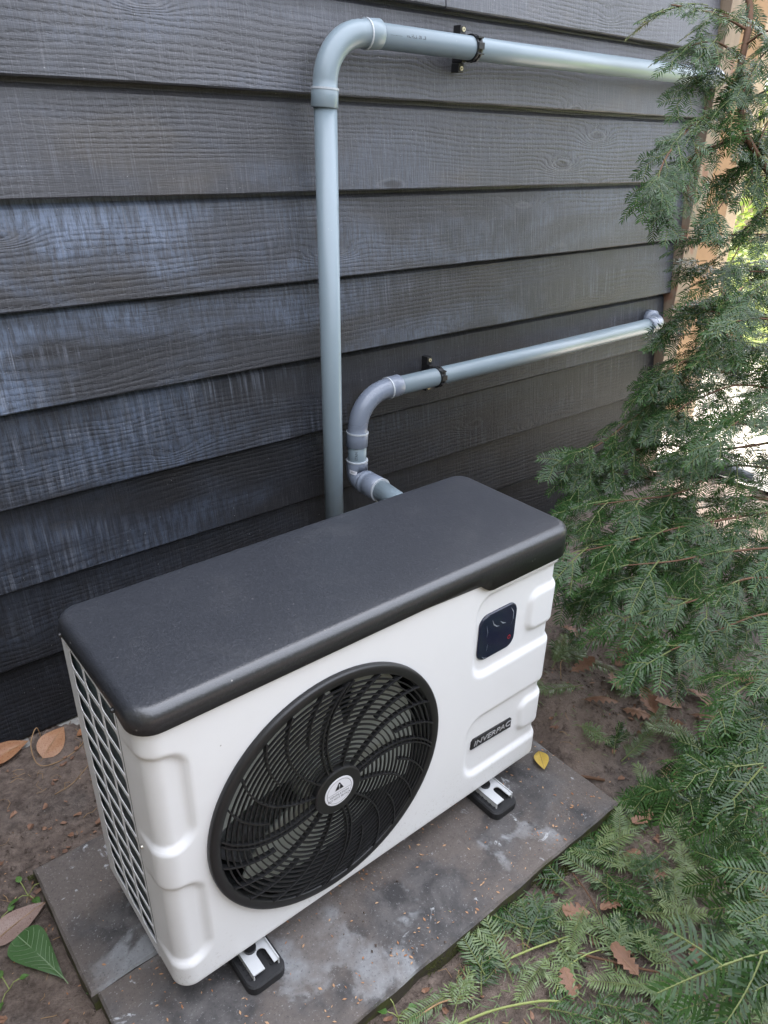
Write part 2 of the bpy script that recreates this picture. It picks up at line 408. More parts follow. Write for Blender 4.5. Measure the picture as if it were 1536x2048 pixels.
# ================================================================== SETTING
# ---- ground: one sheet, dense near the camera
def ground_h(x, y):
    h = -.093+.010*nz(x, y, 0, 2.2)+.005*nz(x, y, 3, 9)+.0042*nz(x, y, 5, 26)+.0045*abs(nz(x, y, 9, 60))
    h += .030*sm(.86, 1.02, x)*sm(-.02, .12, y)*(1-sm(1.3, 1.7, x))            # soil heaped over the end of the rear slab
    h += .034*sm(.90, .99, x+.12*nz(x, y, 1, 7))*sm(-.10, .0, y)*(1-sm(.3, .45, y))*(1-sm(1.05, 1.25, x))
    h += .012*sm(-.02, -.2, x)*sm(.36, .5, y)
    return h
def axis(fine0, fine1, st, lo, hi):
    a = []; x = fine0
    while x < fine1: a.append(x); x += st
    s = st; x = fine1
    while x < hi: a.append(x); s *= 1.35; x += s
    a.append(hi); s = st; x = fine0; b = []
    while True:
        s *= 1.35; x -= s
        if x < lo: break
        b.append(x)
    b.append(lo); return b[::-1]+a
xs = axis(-.5, 1.8, .009, -120, 120); ys = axis(-.75, .8, .009, -120, 120)
V = []
for y in ys:
    for x in xs: V.append((x, y, ground_h(x, y) if -4 < x < 6 and -4 < y < 6 else -.095))
nx = len(xs)
F = [(j*nx+i, j*nx+i+1, (j+1)*nx+i+1, (j+1)*nx+i) for j in range(len(ys)-1) for i in range(nx-1)]
g = link('ground', mesh('ground', V, F, 'soil', True)); g['kind'] = 'structure'

# ---- sunlit garden beyond the corner of the house
def sheet(name, mat, x0, x1, y0, y1, z):
    V, F = [], []
    n = 24
    for j in range(n+1):
        for i in range(n+1):
            x = x0+(x1-x0)*i/n; y = y0+(y1-y0)*j/n
            V.append((x+.08*nz(x, y, 0, 1.3), y+.08*nz(x, y, 4, 1.3), z))
    for j in range(n):
        for i in range(n): F.append((j*(n+1)+i, j*(n+1)+i+1, (j+1)*(n+1)+i+1, (j+1)*(n+1)+i))
    o = link(name, mesh(name, V, F, mat)); o['kind'] = 'structure'; return o
sheet('gravel_path', 'gravel', 2.75, 5.0, -1.2, 9, -.074)
sheet('lawn', 'lawn', 5.0, 30, -8, 24, -.070)

# ---- timber wall of lapped boards
WALL = thing('timber_wall', 'dark stained timber wall of wide overlapping horizontal boards', 'wall', (.6, .81, -.09))
part('wall_core', box(-3.2, 2.44, .846, 3.6, -.1, 3.2), 'dark', WALL)
part('footing', join(box(-3.2, 2.44, .786, .84, -.16, -.089, .003)), 'concrete', WALL)
ex = .1926
zb = [1.452, 1.260, 1.065, .871, .6815, .486, .299, .112, -.084]
cols = {0: (1.5, .1, .1), 1: (1.25, .2, .0), 2: (1.05, .4, .1), 3: (.9, 1, .25), 4: (.75, 1, .8), 5: (.5, .9, 1), 6: (.36, .6, .9), 7: (.33, .3, .35), 8: (.33, .15, .15)}  # R steps darker downwards: stain differences plus the wall's fading sky light, painted in
def plank(x0, x1, z, h, colr, seed):
    n = int((x1-x0)/.02); V, F = [], []
    prof = [(.0245, 0), (.003, .0), (.0, .003), (.012, h*.5), (.0225, ex-.016), (.0300, ex-.007), (.0320, h), (.0345, h), (.0300, .004)]
    prof[0] = (.0265, 0)
    k = len(prof)
    for i in range(n+1):
        x = x0+(x1-x0)*i/n
        wz = .0016*nz(x, seed*7.1, 0, 2.5)+.0008*nz(x, seed*3.3, 1, 17); wy = .0018*nz(x, seed*5.7, 2, 1.7)
        for (py, pz) in prof: V.append((x, .81+py+wy, z+pz+(wz if pz < .01 else 0)))
    for i in range(n):
        for j in range(k): F.append((i*k+j, (i+1)*k+j, (i+1)*k+(j+1) % k, i*k+(j+1) % k))
    F.append(tuple(range(k))[::-1]); F.append(tuple(n*k+j for j in range(k)))
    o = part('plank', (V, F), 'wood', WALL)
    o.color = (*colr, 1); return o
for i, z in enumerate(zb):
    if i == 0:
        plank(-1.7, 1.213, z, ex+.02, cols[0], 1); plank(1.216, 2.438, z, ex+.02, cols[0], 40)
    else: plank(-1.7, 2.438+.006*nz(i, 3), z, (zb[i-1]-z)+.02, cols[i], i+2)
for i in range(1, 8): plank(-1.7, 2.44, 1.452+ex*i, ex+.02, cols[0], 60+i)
part('corner_board', join(box(2.443, 2.535, .788, .838, -.085, 3.0, .002), box(2.443, 2.535, .8385, 1.0, -.085, 3.0, .002)), 'post', WALL)
part('side_board', box(2.44, 2.47, 1.003, 3.6, -.08, 3.0), 'post', WALL)

# ---- boarded fence out of frame, added to block skylight from the left and tint bounce
SF = thing('light_blocking_fence', 'unseen boarded fence added on the left to hold back skylight', 'fence', (-1.0, -1.8, -.09))
for k in range(26):
    y0 = -4.4+.2*k; part('board', box(-1.012, -.99, y0, y0+.192, -.09, 2.45+.01*nz(k, 2)), 'fencebrown', SF)
part('rail', box(-1.05, -1.014, -4.4, .79, 1.75, 1.84), 'fencebrown', SF); part('rail', box(-1.05, -1.014, -4.4, .79, .25, .34), 'fencebrown', SF)

# ---- tall hedge behind the viewer, added to cut off the low front sky
HG = thing('light_blocking_hedge', 'unseen clipped hedge added opposite the timber wall to block the low sky', 'hedge', (2.0, -3.6, -.09))
def hedgevf():
    r = random.Random(9); V, F, T = [], [], []
    for _ in range(9000):
        x = r.uniform(-1.4, 5.4); k = r.random()
        if k < .72: c = Vector((x, -3.15+r.uniform(-.07, .07)+.10*nz(x, k, 0, 2), r.uniform(-.05, 2.05)))
        else: c = Vector((x, r.uniform(-3.9, -3.12), 2.05+.08*r.random()))
        d = Vector((r.uniform(-1, 1), r.uniform(-.2, 1), r.uniform(-1, .6))).normalized(); u = d.cross(Vector((r.uniform(-1, 1), 1, r.uniform(-1, 1)))).normalized()
        l = r.uniform(.07, .13); b = len(V); V += [c, c+d*l*.5+u*l*.3, c+d*l, c+d*l*.5-u*l*.3]; F.append((b, b+1, b+2, b+3)); T += [r.random()]*4
    return V, F, T
v_, f_, t_ = hedgevf()
part('foliage', (v_, f_), 'ivy', HG, tint=t_)
part('blocking_core', box(-1.4, 5.4, -3.95, -3.2, -.09, 2.04), 'bark', HG)  # solid box that stops skylight passing through the added hedge

# ---- paving slabs under the heat pump
def slab(name, x0, x1, y0, y1, z0, z1, seed, label):
    bm = bmesh.new(); bmesh.ops.create_grid(bm, x_segments=int((x1-x0)/.012), y_segments=int((y1-y0)/.012), size=.5)
    for v in bm.verts: v.co = Vector((x0+(v.co.x+.5)*(x1-x0), y0+(v.co.y+.5)*(y1-y0), z1))
    edges = [e for e in bm.edges if e.is_boundary]
    def wob(v, a):
        v.co.x += a*nz(v.co.x, v.co.y, seed, 16); v.co.y += a*nz(v.co.y, v.co.x, seed+4, 16)
    r = bmesh.ops.extrude_edge_only(bm, edges=edges)
    nv = [q for q in r['geom'] if isinstance(q, bmesh.types.BMVert)]
    cx, cy = (x0+x1)/2, (y0+y1)/2
    for v in nv:
        v.co.z -= .004; v.co.x += .004*(1 if v.co.x > cx else -1)*(abs(v.co.x-cx) > (x1-x0)/2-.001); v.co.y += .004*(1 if v.co.y > cy else -1)*(abs(v.co.y-cy) > (y1-y0)/2-.001); wob(v, .003)
    e2 = [e for e in r['geom'] if isinstance(e, bmesh.types.BMEdge)]
    for st in (.018, 1):
        r = bmesh.ops.extrude_edge_only(bm, edges=e2)
        e2 = [e for e in r['geom'] if isinstance(e, bmesh.types.BMEdge)]
        for v in r['geom']:
            if isinstance(v, bmesh.types.BMVert):
                v.co.z = (v.co.z-st if st < 1 else z0); wob(v, .004)
    for v in bm.verts:
        if v.co.z > z1-.001: v.co.z += .0007*nz(v.co.x, v.co.y, seed, 20)
    bm.verts.index_update()
    vf = [v.co.copy() for v in bm.verts], [tuple(v.index for v in f.verts) for f in bm.faces]; bm.free()
    org = Vector((cx, cy, z0))
    me = mesh(name, [v-org for v in vf[0]], vf[1], 'slab', False)
    return tag(link(name, me, None, org), label, 'paving slab', 'paving slabs under the heat pump')
ZS = -.055
slab('paving_slab', -.089, .893, -.171, .1195, -.13, ZS, 3, 'long weathered concrete slab along the front, carrying the front feet of the heat pump')
slab('paving_slab', -.100, .96, .1275, .413, -.13, ZS+.0005, 8, 'weathered concrete slab at the rear, with a pale blotch left of the heat pump grille')

# ================================================================== HEAT PUMP
HP = thing('heat_pump', 'white heat pump with black lid and round black fan grille on paving slabs', 'heat pump', (.415, .142, ZS))
W, D, H, ZL = .83, .284, .554, .532
r0 = .030
def pathpt(s, x0=0., x1=W, r=r0):
    """unrolled front: s = x on the flat front, running round both vertical corners"""
    q = r*pi/2
    if s < r:
        a = r-s
        if a < q: an = a/r; return (r-r*sin(an), r-r*cos(an), -sin(an), -cos(an))
        return (0, r+(a-q), -1, 0)
    if s > x1-r:
        a = s-(x1-r)
        if a < q: an = a/r; return (x1-r+r*sin(an), r-r*cos(an), sin(an), -cos(an))
        return (x1, r+(a-q), 1, 0)
    return (s, 0, 0, -1)
def emb(s, z):
    w = .0068
    d = .0072*sm(w, -w, srr(s, z, .60+.26, .389, .26, .0865, .036))
    d -= .0072*sm(w*.9, -w*.9, srr(s, z, .745+.2, .387, .2, .0425, .022))
    d += .0072*sm(w, -w, srr(s, z, .602+.26, .1265, .26, .0715, .036))
    d -= .0072*sm(w*.9, -w*.9, srr(s, z, .757+.2, .1275, .2, .0385, .022))
    fr = 1-sm(W-.004, W+.02, s)
    e = .0078*sm(w, -w, srr(s, z, -.25, .384, .304, .0845, .030))
    e += .0078*sm(w, -w, srr(s, z, -.25, .137, .306, .0845, .030))
    fl = sm(-.070, .014, s)
    return d*fr+e*fl
q = r0*pi/2
s0 = r0-q-(.076-r0); s1 = W-r0+q+(D-r0)
ns = 300; nzz = 132
SS = [s0+(s1-s0)*i/ns for i in range(ns+1)]
FC = (.29, .25)
V = []; F = []
for j in range(nzz+1):
    z = ZL*j/nzz
    for s in SS:
        x, y, a, b = pathpt(s); d = emb(s, z)
        if z < .006: d += .003*(1-z/.006)**2
        V.append((x-a*d, y-b*d, z))
for j in range(nzz):
    zc = ZL*(j+.5)/nzz
    for i in range(ns):
        sc = (SS[i]+SS[i+1])/2
        if hypot(sc-FC[0], zc-FC[1]) < .2095: continue
        F.append((j*(ns+1)+i, j*(ns+1)+i+1, (j+1)*(ns+1)+i+1, (j+1)*(ns+1)+i))
part('casing', (V, F), 'white', HP, True)
part('base_tray', box(.014, W-.014, .014, D-.003, .0015, .006), 'white', HP)
part('rear_panel', box(.0035, W-.002, D-.003, D, .002, .52), 'white', HP)
# ---- side grille plate with leaf shaped openings
def grille():
    V, F = [], []
    def leaf(n=28):
        a, b = .0262, .0163; r = .0095
        P = []
        # sharp at rear-top and front-bottom, rounded at the other two
        P.append((a, b))
        for k in range(9):
            t = pi/2+ (pi/2)*k/8; P.append((-a+r+r*cos(t)*1.0, b-r*.8+r*.8*sin(t)))
        P.append((-a, -b))
        for k in range(9):
            t = -pi/2+(pi/2)*k/8; P.append((a-r+r*cos(t), -b+r*.8+r*.8*sin(t)))
        return P
    cy = [.2275, .169, .1105]; pz = .0405
    ye = [.257, .19825, .13975, .0815]
    zc = [.487-pz*k for k in range(12)]
    for ci in range(3):
        for zz in zc:
            hole = leaf(); b = len(V); n = len(hole)
            y0, y1, z0, z1 = ye[ci+1], ye[ci], zz-pz/2, zz+pz/2
            outer = []
            for (py, pz_) in hole:
                t = min((y1-cy[ci])/abs(py) if py else 9, (z1-zz)/abs(pz_) if pz_ else 9)
                # push onto the cell rim
                t = min(((y1-cy[ci]) if py > 0 else (cy[ci]-y0))/max(abs(py), 1e-6), (pz/2)/max(abs(pz_), 1e-6))
                outer.append((cy[ci]+py*t, zz+pz_*t))
            corners = [(y1, z1), (y0, z1), (y0, z0), (y1, z0)]
            for cpt in corners:                                             # snap the nearest rim point to each corner
                k = min(range(n), key=lambda i: (outer[i][0]-cpt[0])**2+(outer[i][1]-cpt[1])**2); outer[k] = cpt
            for (a, c) in outer: V.append((0, a, c))
            for (py, pz_) in hole: V.append((0, cy[ci]+py, zz+pz_))
            for (py, pz_) in hole: V.append((.0012, cy[ci]+py*.99, zz+pz_*.985))
            for k in range(n):
                k2 = (k+1) % n
                F.append((b+k, b+k2, b+n+k2, b+n+k)); F.append((b+n+k, b+n+k2, b+2*n+k2, b+2*n+k))
    zt, zl = zc[0]+pz/2, zc[-1]-pz/2
    for (a0, a1, b0, b1) in ((.0778, .0815, 0, ZL), (.257, D, 0, ZL), (.0815, .257, zt, ZL), (.0815, .257, 0, zl)):
        b = len(V); V += [(0, a0, b0), (0, a1, b0), (0, a1, b1), (0, a0, b1)]; F.append((b, b+3, b+2, b+1))
    b = len(V); V += [(0, D, 0), (0, D, ZL), (.004, D, ZL), (.004, D, 0), (0, .0778, 0), (0, D, 0), (.01, D, 0), (.01, .0778, 0)]; F += [(b, b+1, b+2, b+3), (b+4, b+5, b+6, b+7)]
    return V, F
part('side_grille', grille(), 'white', HP)
part('coil', join(box(.0055, .020, .035, .2795, .012, .518), box(.034, .80, .245, .262, .012, .518)), 'coil', HP)
def screw(y, z, mat, r=.0035):
    V = [(-.0035, y, z)]; F = []
    for k in range(10):
        a = 2*pi*k/10; V.append((-.0028, y+r*.8*cos(a), z+r*.8*sin(a)))
    for k in range(10):
        a = 2*pi*k/10; V.append((.001, y+r*cos(a), z+r*sin(a)))
    for k in range(10):
        k2 = (k+1) % 10; F += [(0, 1+k2, 1+k), (1+k, 1+k2, 11+k2, 11+k)]
    return V, F
part('screw', screw(.062, .271, 'steel'), 'steel', HP, label='steel screw')
# ---- lid
def lidvf():
    X0, X1, Y0, Y1 = -.006, W+.006, -.007, D+.010
    rc = .036; V, F = [], []
    def loop(ins):
        r = max(rc-ins, .006); P = []
        x0, x1, y0, y1 = X0+ins, X1-ins, Y0+ins, Y1-ins
        cs = [((x0+r, y0+r), pi), ((x1-r, y0+r), 1.5*pi), ((x1-r, y1-r), 0), ((x0+r, y1-r), .5*pi)]
        nsd = [70, 16, 40, 16]
        for ci, ((cx, cy), a0) in enumerate(cs):
            for k in range(10):
                a = a0+pi/2*k/9; P.append((cx+r*cos(a), cy+r*sin(a)))
            nxt, na = cs[(ci+1) % 4]; p0 = P[-1]; p1 = (nxt[0]+r*cos(na), nxt[1]+r*sin(na))
            for k in range(1, nsd[ci]): P.append((p0[0]+(p1[0]-p0[0])*k/nsd[ci], p0[1]+(p1[1]-p0[1])*k/nsd[ci]))
        return P
    def zlow(x, y):
        f = .5185-.026*sm(.575, .622, x)                      # front skirt steps down at the right
        sd = .528-.010*sm(.075, .03, y)                      # higher along the grille side, dropping at the corner
        t = sm(.035, -.004, x)*sm(-.006, .02, y)
        return f*(1-t)+sd*t
    re = .017
    rows = [(0.0026, None, 0), (0, None, 0)]
    for k in range(9): a = pi/2*k/8; rows.append((re-re*cos(a), H-re+re*sin(a), 1))
    for i in (.045, .08, .12): rows.append((i, H+.0012, 1))
    base = loop(0); n = len(base)
    for (ins, z, k) in rows:
        P = loop(ins)
        for t, (x, y) in enumerate(P):
            bx, by = base[t]
            V.append((x, y, zlow(bx, by) if z is None else z))
    for rI in range(len(rows)-1):
        for k in range(n): F.append((rI*n+k, rI*n+(k+1) % n, (rI+1)*n+(k+1) % n, (rI+1)*n+k))
    F.append(tuple((len(rows)-1)*n+k for k in range(n)))
    F.append(tuple(n-1-k for k in range(n)))
    return V, F
LID = part('lid', lidvf(), 'lid', HP, True)
for y_, z_ in ((.255, .5295), (.060, .5265)):
    v_, f_ = screw(y_, z_, 'black', .0042)
    part('screw', ([(p[0]-.0062, p[1], p[2]) for p in v_], f_), 'black', HP, label='black screw holding the lid')
# ---- fan guard
def revolve(prof, n=96, c=FC):
    V, F = [], []; k = len(prof)
    for i in range(n):
        a = 2*pi*i/n
        for (r, y) in prof: V.append((c[0]+r*cos(a), y, c[1]+r*sin(a)))
    for i in range(n):
        for j in range(k): F.append((i*k+j, i*k+(j+1) % k, ((i+1) % n)*k+(j+1) % k, ((i+1) % n)*k+j))
    return V, F
GUARD = part('fan_guard', revolve([(.2055, .012), (.2055, -.0085), (.2068, -.0100), (.2180, -.0100), (.2212, -.0085), (.2225, -.005), (.2225, .003), (.2085, .003), (.2085, .012)]), 'black', HP, True)
rr = .0545
while rr < .201:
    part('ring', revolve([(rr-.0011, -.0066), (rr-.0011, -.0100), (rr+.0011, -.0100), (rr+.0011, -.0066)], 110), 'black', GUARD); rr += .0089
def spoke(th, r_a, r_b, off=0):
    V, F = [], []; n = 18
    P = []
    for i in range(n+1):
        r = r_a+(r_b-r_a)*i/n; t = max(0, (r-.045)/.157)
        a = radians(th)-radians(24)*t**1.8+off/r
        P.append(Vector((FC[0]+r*cos(a), 0, FC[1]+r*sin(a))))
    for i, p in enumerate(P):
        d = (P[min(n, i+1)]-P[max(0, i-1)]).normalized(); w = Vector((-d.z, 0, d.x))*.00125
        for s_, y in ((1, -.003), (1, -.0118), (-1, -.0118), (-1, -.003)): V.append((p.x+w.x*s_, y, p.z+w.z*s_))
    for i in range(n):
        for j in range(4): F.append((i*4+j, i*4+(j+1) % 4, (i+1)*4+(j+1) % 4, (i+1)*4+j))
    F += [(3, 2, 1, 0), (n*4, n*4+1, n*4+2, n*4+3)]
    return V, F
for k in range(12):
    th = 107-30*k
    if k % 3 == 0:
        part('spoke', spoke(th, .043, .2058, .0042), 'black', GUARD); part('spoke', spoke(th, .043, .2058, -.0042), 'black', GUARD)
    else: part('spoke', spoke(th, .043, .2058), 'black', GUARD)
    part('spoke', spoke(th+14, .128, .2058), 'black', GUARD)
HUB = part('guard_hub', revolve([(.0001, .0), (.0001, -.0142), (.042, -.0142), (.0445, -.0125), (.0445, .0)], 64), 'black', GUARD)
STK = part('warning_sticker', revolve([(.0001, -.0140), (.0001, -.0147), (.0275, -.0147), (.0278, -.0140)], 64), 'paper', HP, label='round white warning sticker')
fy = frame((FC[0], -.0151, FC[1]), (1, 0, 0), (0, 0, 1), (0, -1, 0))
def ringflat(r, w):
    V, F = [], []; n = 64
    for i in range(n):
        a = 2*pi*i/n; V += [((r-w)*cos(a), (r-w)*sin(a), 0), (r*cos(a), r*sin(a), 0)]
    for i in range(n): j = (i+1) % n; F.append((2*i, 2*i+1, 2*j+1, 2*j))
    return V, F
lo = lambda vf, dx, dy, dz=0: ([Vector((p[0]+dx, p[1]+dy, p[2]+dz)) for p in vf[0]], vf[1])
line = ([(-.0222, -.0008, 0), (.0222, -.0008, 0), (.0222, -.0003, 0), (-.0222, -.0003, 0)], [(0, 1, 2, 3)])
tri = ([(-.0085, .0042, 0), (.0085, .0042, 0), (.0010, .0185, 0), (-.0010, .0185, 0)], [(0, 1, 2, 3)])
part('lettering', xf(join(ringflat(.0240, .00055), line, tri, lo(text_vf('VENTILATION', .0056, 0, 1.05), 0, -.0062), lo(text_vf('DO NOT BLOCK', .0056, 0, 1.05), 0, -.0127)), fy), 'ink', STK)
part('exclamation_mark', xf(lo(text_vf('!', .0135, 0, 1.3), 0, .0102, .0004), fy), 'paper', STK)
# ---- fan behind the guard
part('fan_shroud', revolve([(.2086, .0035), (.2086, .085), (.2120, .085), (.2120, .0045)]), 'dark', HP, True)
FAN = part('fan_hub', revolve([(.0001, .015), (.045, .015), (.052, .025), (.052, .095), (.0001, .095)], 48), 'blade', HP, True)
for k in range(3):
    V, F = [], []; na, nr = 14, 10
    for sd in (0, .003):
        for i in range(na+1):
            for j in range(nr+1):
                r = .050+(.192-.050)*j/nr
                a0 = radians(120*k+62)+.5*(r-.05)/.14
                wd = radians(106)-radians(10)*(j/nr)
                t = i/na; a = a0+wd*t
                y = .014+.030*t+.008*sin(pi*t)*j/nr+sd
                V.append((FC[0]+r*cos(a), y, FC[1]+r*sin(a)))
    m1 = (na+1)*(nr+1)
    for sd in (0, 1):
        for i in range(na):
            for j in range(nr):
                q4 = [sd*m1+i*(nr+1)+j, sd*m1+i*(nr+1)+j+1, sd*m1+(i+1)*(nr+1)+j+1, sd*m1+(i+1)*(nr+1)+j]
                F.append(tuple(q4))
    part('fan_blade', (V, F), 'blade', HP, True)
part('inner_baffle', box(.535, .54, .03, .24, .01, .51), 'dark', HP)
part('motor_bracket', join(box(.26, .275, .10, .115, .02, .5), box(.305, .32, .10, .115, .02, .5)), 'dark', HP)
# ---- display
def rrect(x0, x1, z0, z1, r, n=8):
    P = []
    for (cx, cz, a0) in ((x1-r, z1-r, 0), (x0+r, z1-r, pi/2), (x0+r, z0+r, pi), (x1-r, z0+r, 1.5*pi)):
        for k in range(n+1): a = a0+pi/2*k/n; P.append((cx+r*cos(a), cz+r*sin(a)))
    return P
def prism(P, ya, yb, bev=.001):
    n = len(P); cx = sum(p[0] for p in P)/n; cz = sum(p[1] for p in P)/n
    V = [(p[0], ya, p[1]) for p in P]+[(p[0], yb+bev, p[1]) for p in P]
    for p in P:
        d = hypot(p[0]-cx, p[1]-cz); f = 1-bev/d; V.append((cx+(p[0]-cx)*f, yb, cz+(p[1]-cz)*f))
    F = []
    for L in (0, 1):
        for k in range(n): F.append((L*n+k, L*n+(k+1) % n, (L+1)*n+(k+1) % n, (L+1)*n+k)[::-1])
    F.append(tuple(range(2*n, 3*n))[::-1]); F.append(tuple(range(n)))
    return V, F
DISP = part('display', prism(rrect(.611, .709, .334, .432, .021), .012, .0035, .0018), 'glass', HP)
def strip(pts, w):
    V, F = [], []
    for i, p in enumerate(pts):
        ww = w*(.25+.75*sin(pi*i/(len(pts)-1)))
        V += [(p[0]-ww*.6, .0030, p[1]-ww), (p[0]+ww*.6, .0030, p[1]+ww)]
    for i in range(len(pts)-1): F.append((2*i, 2*i+1, 2*i+3, 2*i+2))
    return V, F
part('film_crease', join(strip([(.642, .416), (.647, .405), (.655, .398), (.662, .396)], .0011), strip([(.664, .405), (.672, .398), (.680, .395)], .0012), strip([(.690, .424), (.698, .412), (.699, .396), (.695, .384)], .0011), strip([(.622, .345), (.628, .339), (.636, .338)], .0008), strip([(.616, .420), (.622, .428), (.634, .4295)], .0009), strip([(.634, .352), (.634, .362), (.635, .369)], .0005), strip([(.628, .410), (.632, .395), (.631, .384)], .0006)), 'film', DISP)
pi_ = ringflat(.0042, .0011)
part('power_symbol', join(([(p[0]+.693, .0028, p[1]+.358) for p in pi_[0]], pi_[1]), ([(.6926, .0027, .359), (.6934, .0027, .359), (.6934, .0027, .3635), (.6926, .0027, .3635)], [(0, 1, 2, 3)])), 'red', DISP)
# ---- name plate
PL = part('nameplate', prism([(.7335, .1155), (.7335, .137), (.731, .1395), (.624, .1445), (.6195, .140), (.6185, .1215)][::-1][::-1], .012, .0035, .0012), 'plate', HP)
part('lettering', xf(text_vf('INVERPAC', .0176, .0004, 1.28, .15, 1.02), frame((.677, .0032, .1303), (.9995, 0, -.035), (0.035, 0, .9995), (0, -1, 0))), 'silver', PL)
part('plate_edge', join(prism([(.7338, .1148), (.7338, .1157), (.6187, .1217), (.6183, .1205)], .012, .0030, .0002)), 'silver', PL)
# ---- feet
def foot(x0, x1, yf, yr):
    z0, zp, zt = ZS+.0012, ZS+.019, -.0235
    w = x1-x0
    P = rrect(x0, x1, yf, yr, .016, 5)
    V = [(p[0], p[1], z0) for p in P]+[(p[0], p[1], zp-.003) for p in P]
    cx, cy = (x0+x1)/2, (yf+yr)/2
    V += [(cx+(p[0]-cx)*.93, cy+(p[1]-cy)*.985, zp) for p in P]; n = len(P); F = []
    for L in (0, 1):
        for k in range(n): F.append((L*n+k, L*n+(k+1) % n, (L+1)*n+(k+1) % n, (L+1)*n+k))
    F.append(tuple(range(2*n, 3*n)))
    tread = []
    for k in range(10):
        yy = yf+.016+k*.011
        tread.append(box(x0+.008, x0+.020, yy, yy+.0035, zp-.002, zp+.0018))
        tread.append(box(x0+.023, x0+.034, yy+.0055, yy+.009, zp-.002, zp+.0018))
        tread.append(box(x1-.022, x1-.010, yy+.003, yy+.0065, zp-.002, zp+.0018))
    bx0, bx1 = x0+.013, x1-.008
    # channel: plate with an open slot at its front end
    sx0, sx1 = bx0+.021, bx1-.010
    yA = yf+.013; yS = yA+.026
    def L3(x, y): return (x, y)
    arc = [((sx0+sx1)/2+(sx1-sx0)/2*cos(pi-pi*k/8), yS+(sx1-sx0)/2*sin(pi-pi*k/8)) for k in range(9)]
    V2 = []; F2 = []
    top = zt; th = .0022
    quads = [[(bx0, yA), (sx0, yA), (sx0, yS), (bx0, yS)], [(sx1, yA), (bx1, yA), (bx1, yS), (sx1, yS)]]
    poly = [(bx0, yS)]+arc+[(bx1, yS), (bx1, yr-.01), (bx0, yr-.01)]
    for Pq in quads+[poly]:
        b = len(V2); k = len(Pq)
        V2 += [(x, y, top) for x, y in Pq]+[(x, y, top-th) for x, y in Pq]
        F2.append(tuple(range(b, b+k))); F2.append(tuple(b+k+i for i in range(k))[::-1])
        for i in range(k): F2.append((b+i, b+k+i, b+k+(i+1) % k, b+(i+1) % k))
    fl = join((V2, F2), box(bx0, bx0+.002, yA, yr-.01, zp-.0005, top-.0003), box(bx1-.002, bx1, yA, yr-.01, zp-.0005, top+.0025))
    ft = part('foot', fl, 'whitefoot', HP)
    part('rubber_pad', join((V, F), *tread), 'rubber', ft)
    part('bolt', tube([(bx0+.018, -.004+.017, top), (bx0+.018, -.004+.017, top+.006)], .0105, 14), 'black', ft)
    part('spacer', box(bx0+.006, bx1-.006, .035, yr-.03, top+.0002, .0012), 'whitefoot', ft)
foot(.094, .163, -.043, .33)
foot(.654, .722, -.050, .33)

# ================================================================== PIPES
def arc(c, r, a0, a1, ex_, ez, n=14):
    return [Vector(c)+Vector(ex_)*r*cos(a0+(a1-a0)*k/n)+Vector(ez)*r*sin(a0+(a1-a0)*k/n) for k in range(n+1)]
def elbow(name, pts, parent, mat='pvc2', ra=.0262, rs=.0290, sock=.042):
    """bend with a socket at either end; pts run through the bend, straight ends included"""
    pts = [Vector(p) for p in pts]
    d0 = (pts[0]-pts[1]).normalized(); d1 = (pts[-1]-pts[-2]).normalized()
    P = [pts[0]+d0*sock, pts[0]+d0*(sock-.0015), pts[0]+d0*.006, pts[0]+d0*.001]+pts[1:-1]+[pts[-1]+d1*.001, pts[-1]+d1*.006, pts[-1]+d1*(sock-.0015), pts[-1]+d1*sock]
    Rr = [rs-.0012, rs, rs, ra]+[ra]*(len(pts)-2)+[ra, rs, rs, rs-.0012]
    e = part(name, tube(P, Rr, 28, True), mat, parent, True)
    part('rim', tube([pts[0]+d0*.0045, pts[0]+d0*.0085], rs+.0009, 28), 'pvcedge', e)
    part('rim', tube([pts[-1]+d1*.0045, pts[-1]+d1*.0085], rs+.0009, 28), 'pvcedge', e)
    return e
YP = .757
UP = thing('water_pipe', 'tall grey plastic pipe rising behind the heat pump and turning right along the upper wall', 'pipe', (.838, YP, .1), 'grey plastic pipes on the timber wall')
part('pipe', tube([(.842, YP, .14), (.838, YP, .5), (.8285, YP, 1.265)], .025, 32), 'pvc', UP, True)
part('pipe', tube([(.94, YP, 1.3735), (1.4, YP, 1.3705), (2.36, YP, 1.374)], .025, 32), 'pvc', UP, True)
elbow('elbow', arc((.9285, YP, 1.2735), .1, pi, pi/2, (1, 0, 0), (0, 0, 1)), UP, 'pvc')
elbow('elbow', arc((.842, YP-.09, .14), .09, 0, -pi/2, (0, 1, 0), (0, 0, 1)), UP)
part('pipe', tube([(.842, YP-.09, .05), (.79, .5, .05), (.74, .36, .06), (.72, .282, .07)], .025, 20), 'pvc', UP, True)
elbow('elbow', arc((2.36, YP+.07, 1.374), .07, -pi/2, 0, (1, 0, 0), (0, 1, 0)), UP)
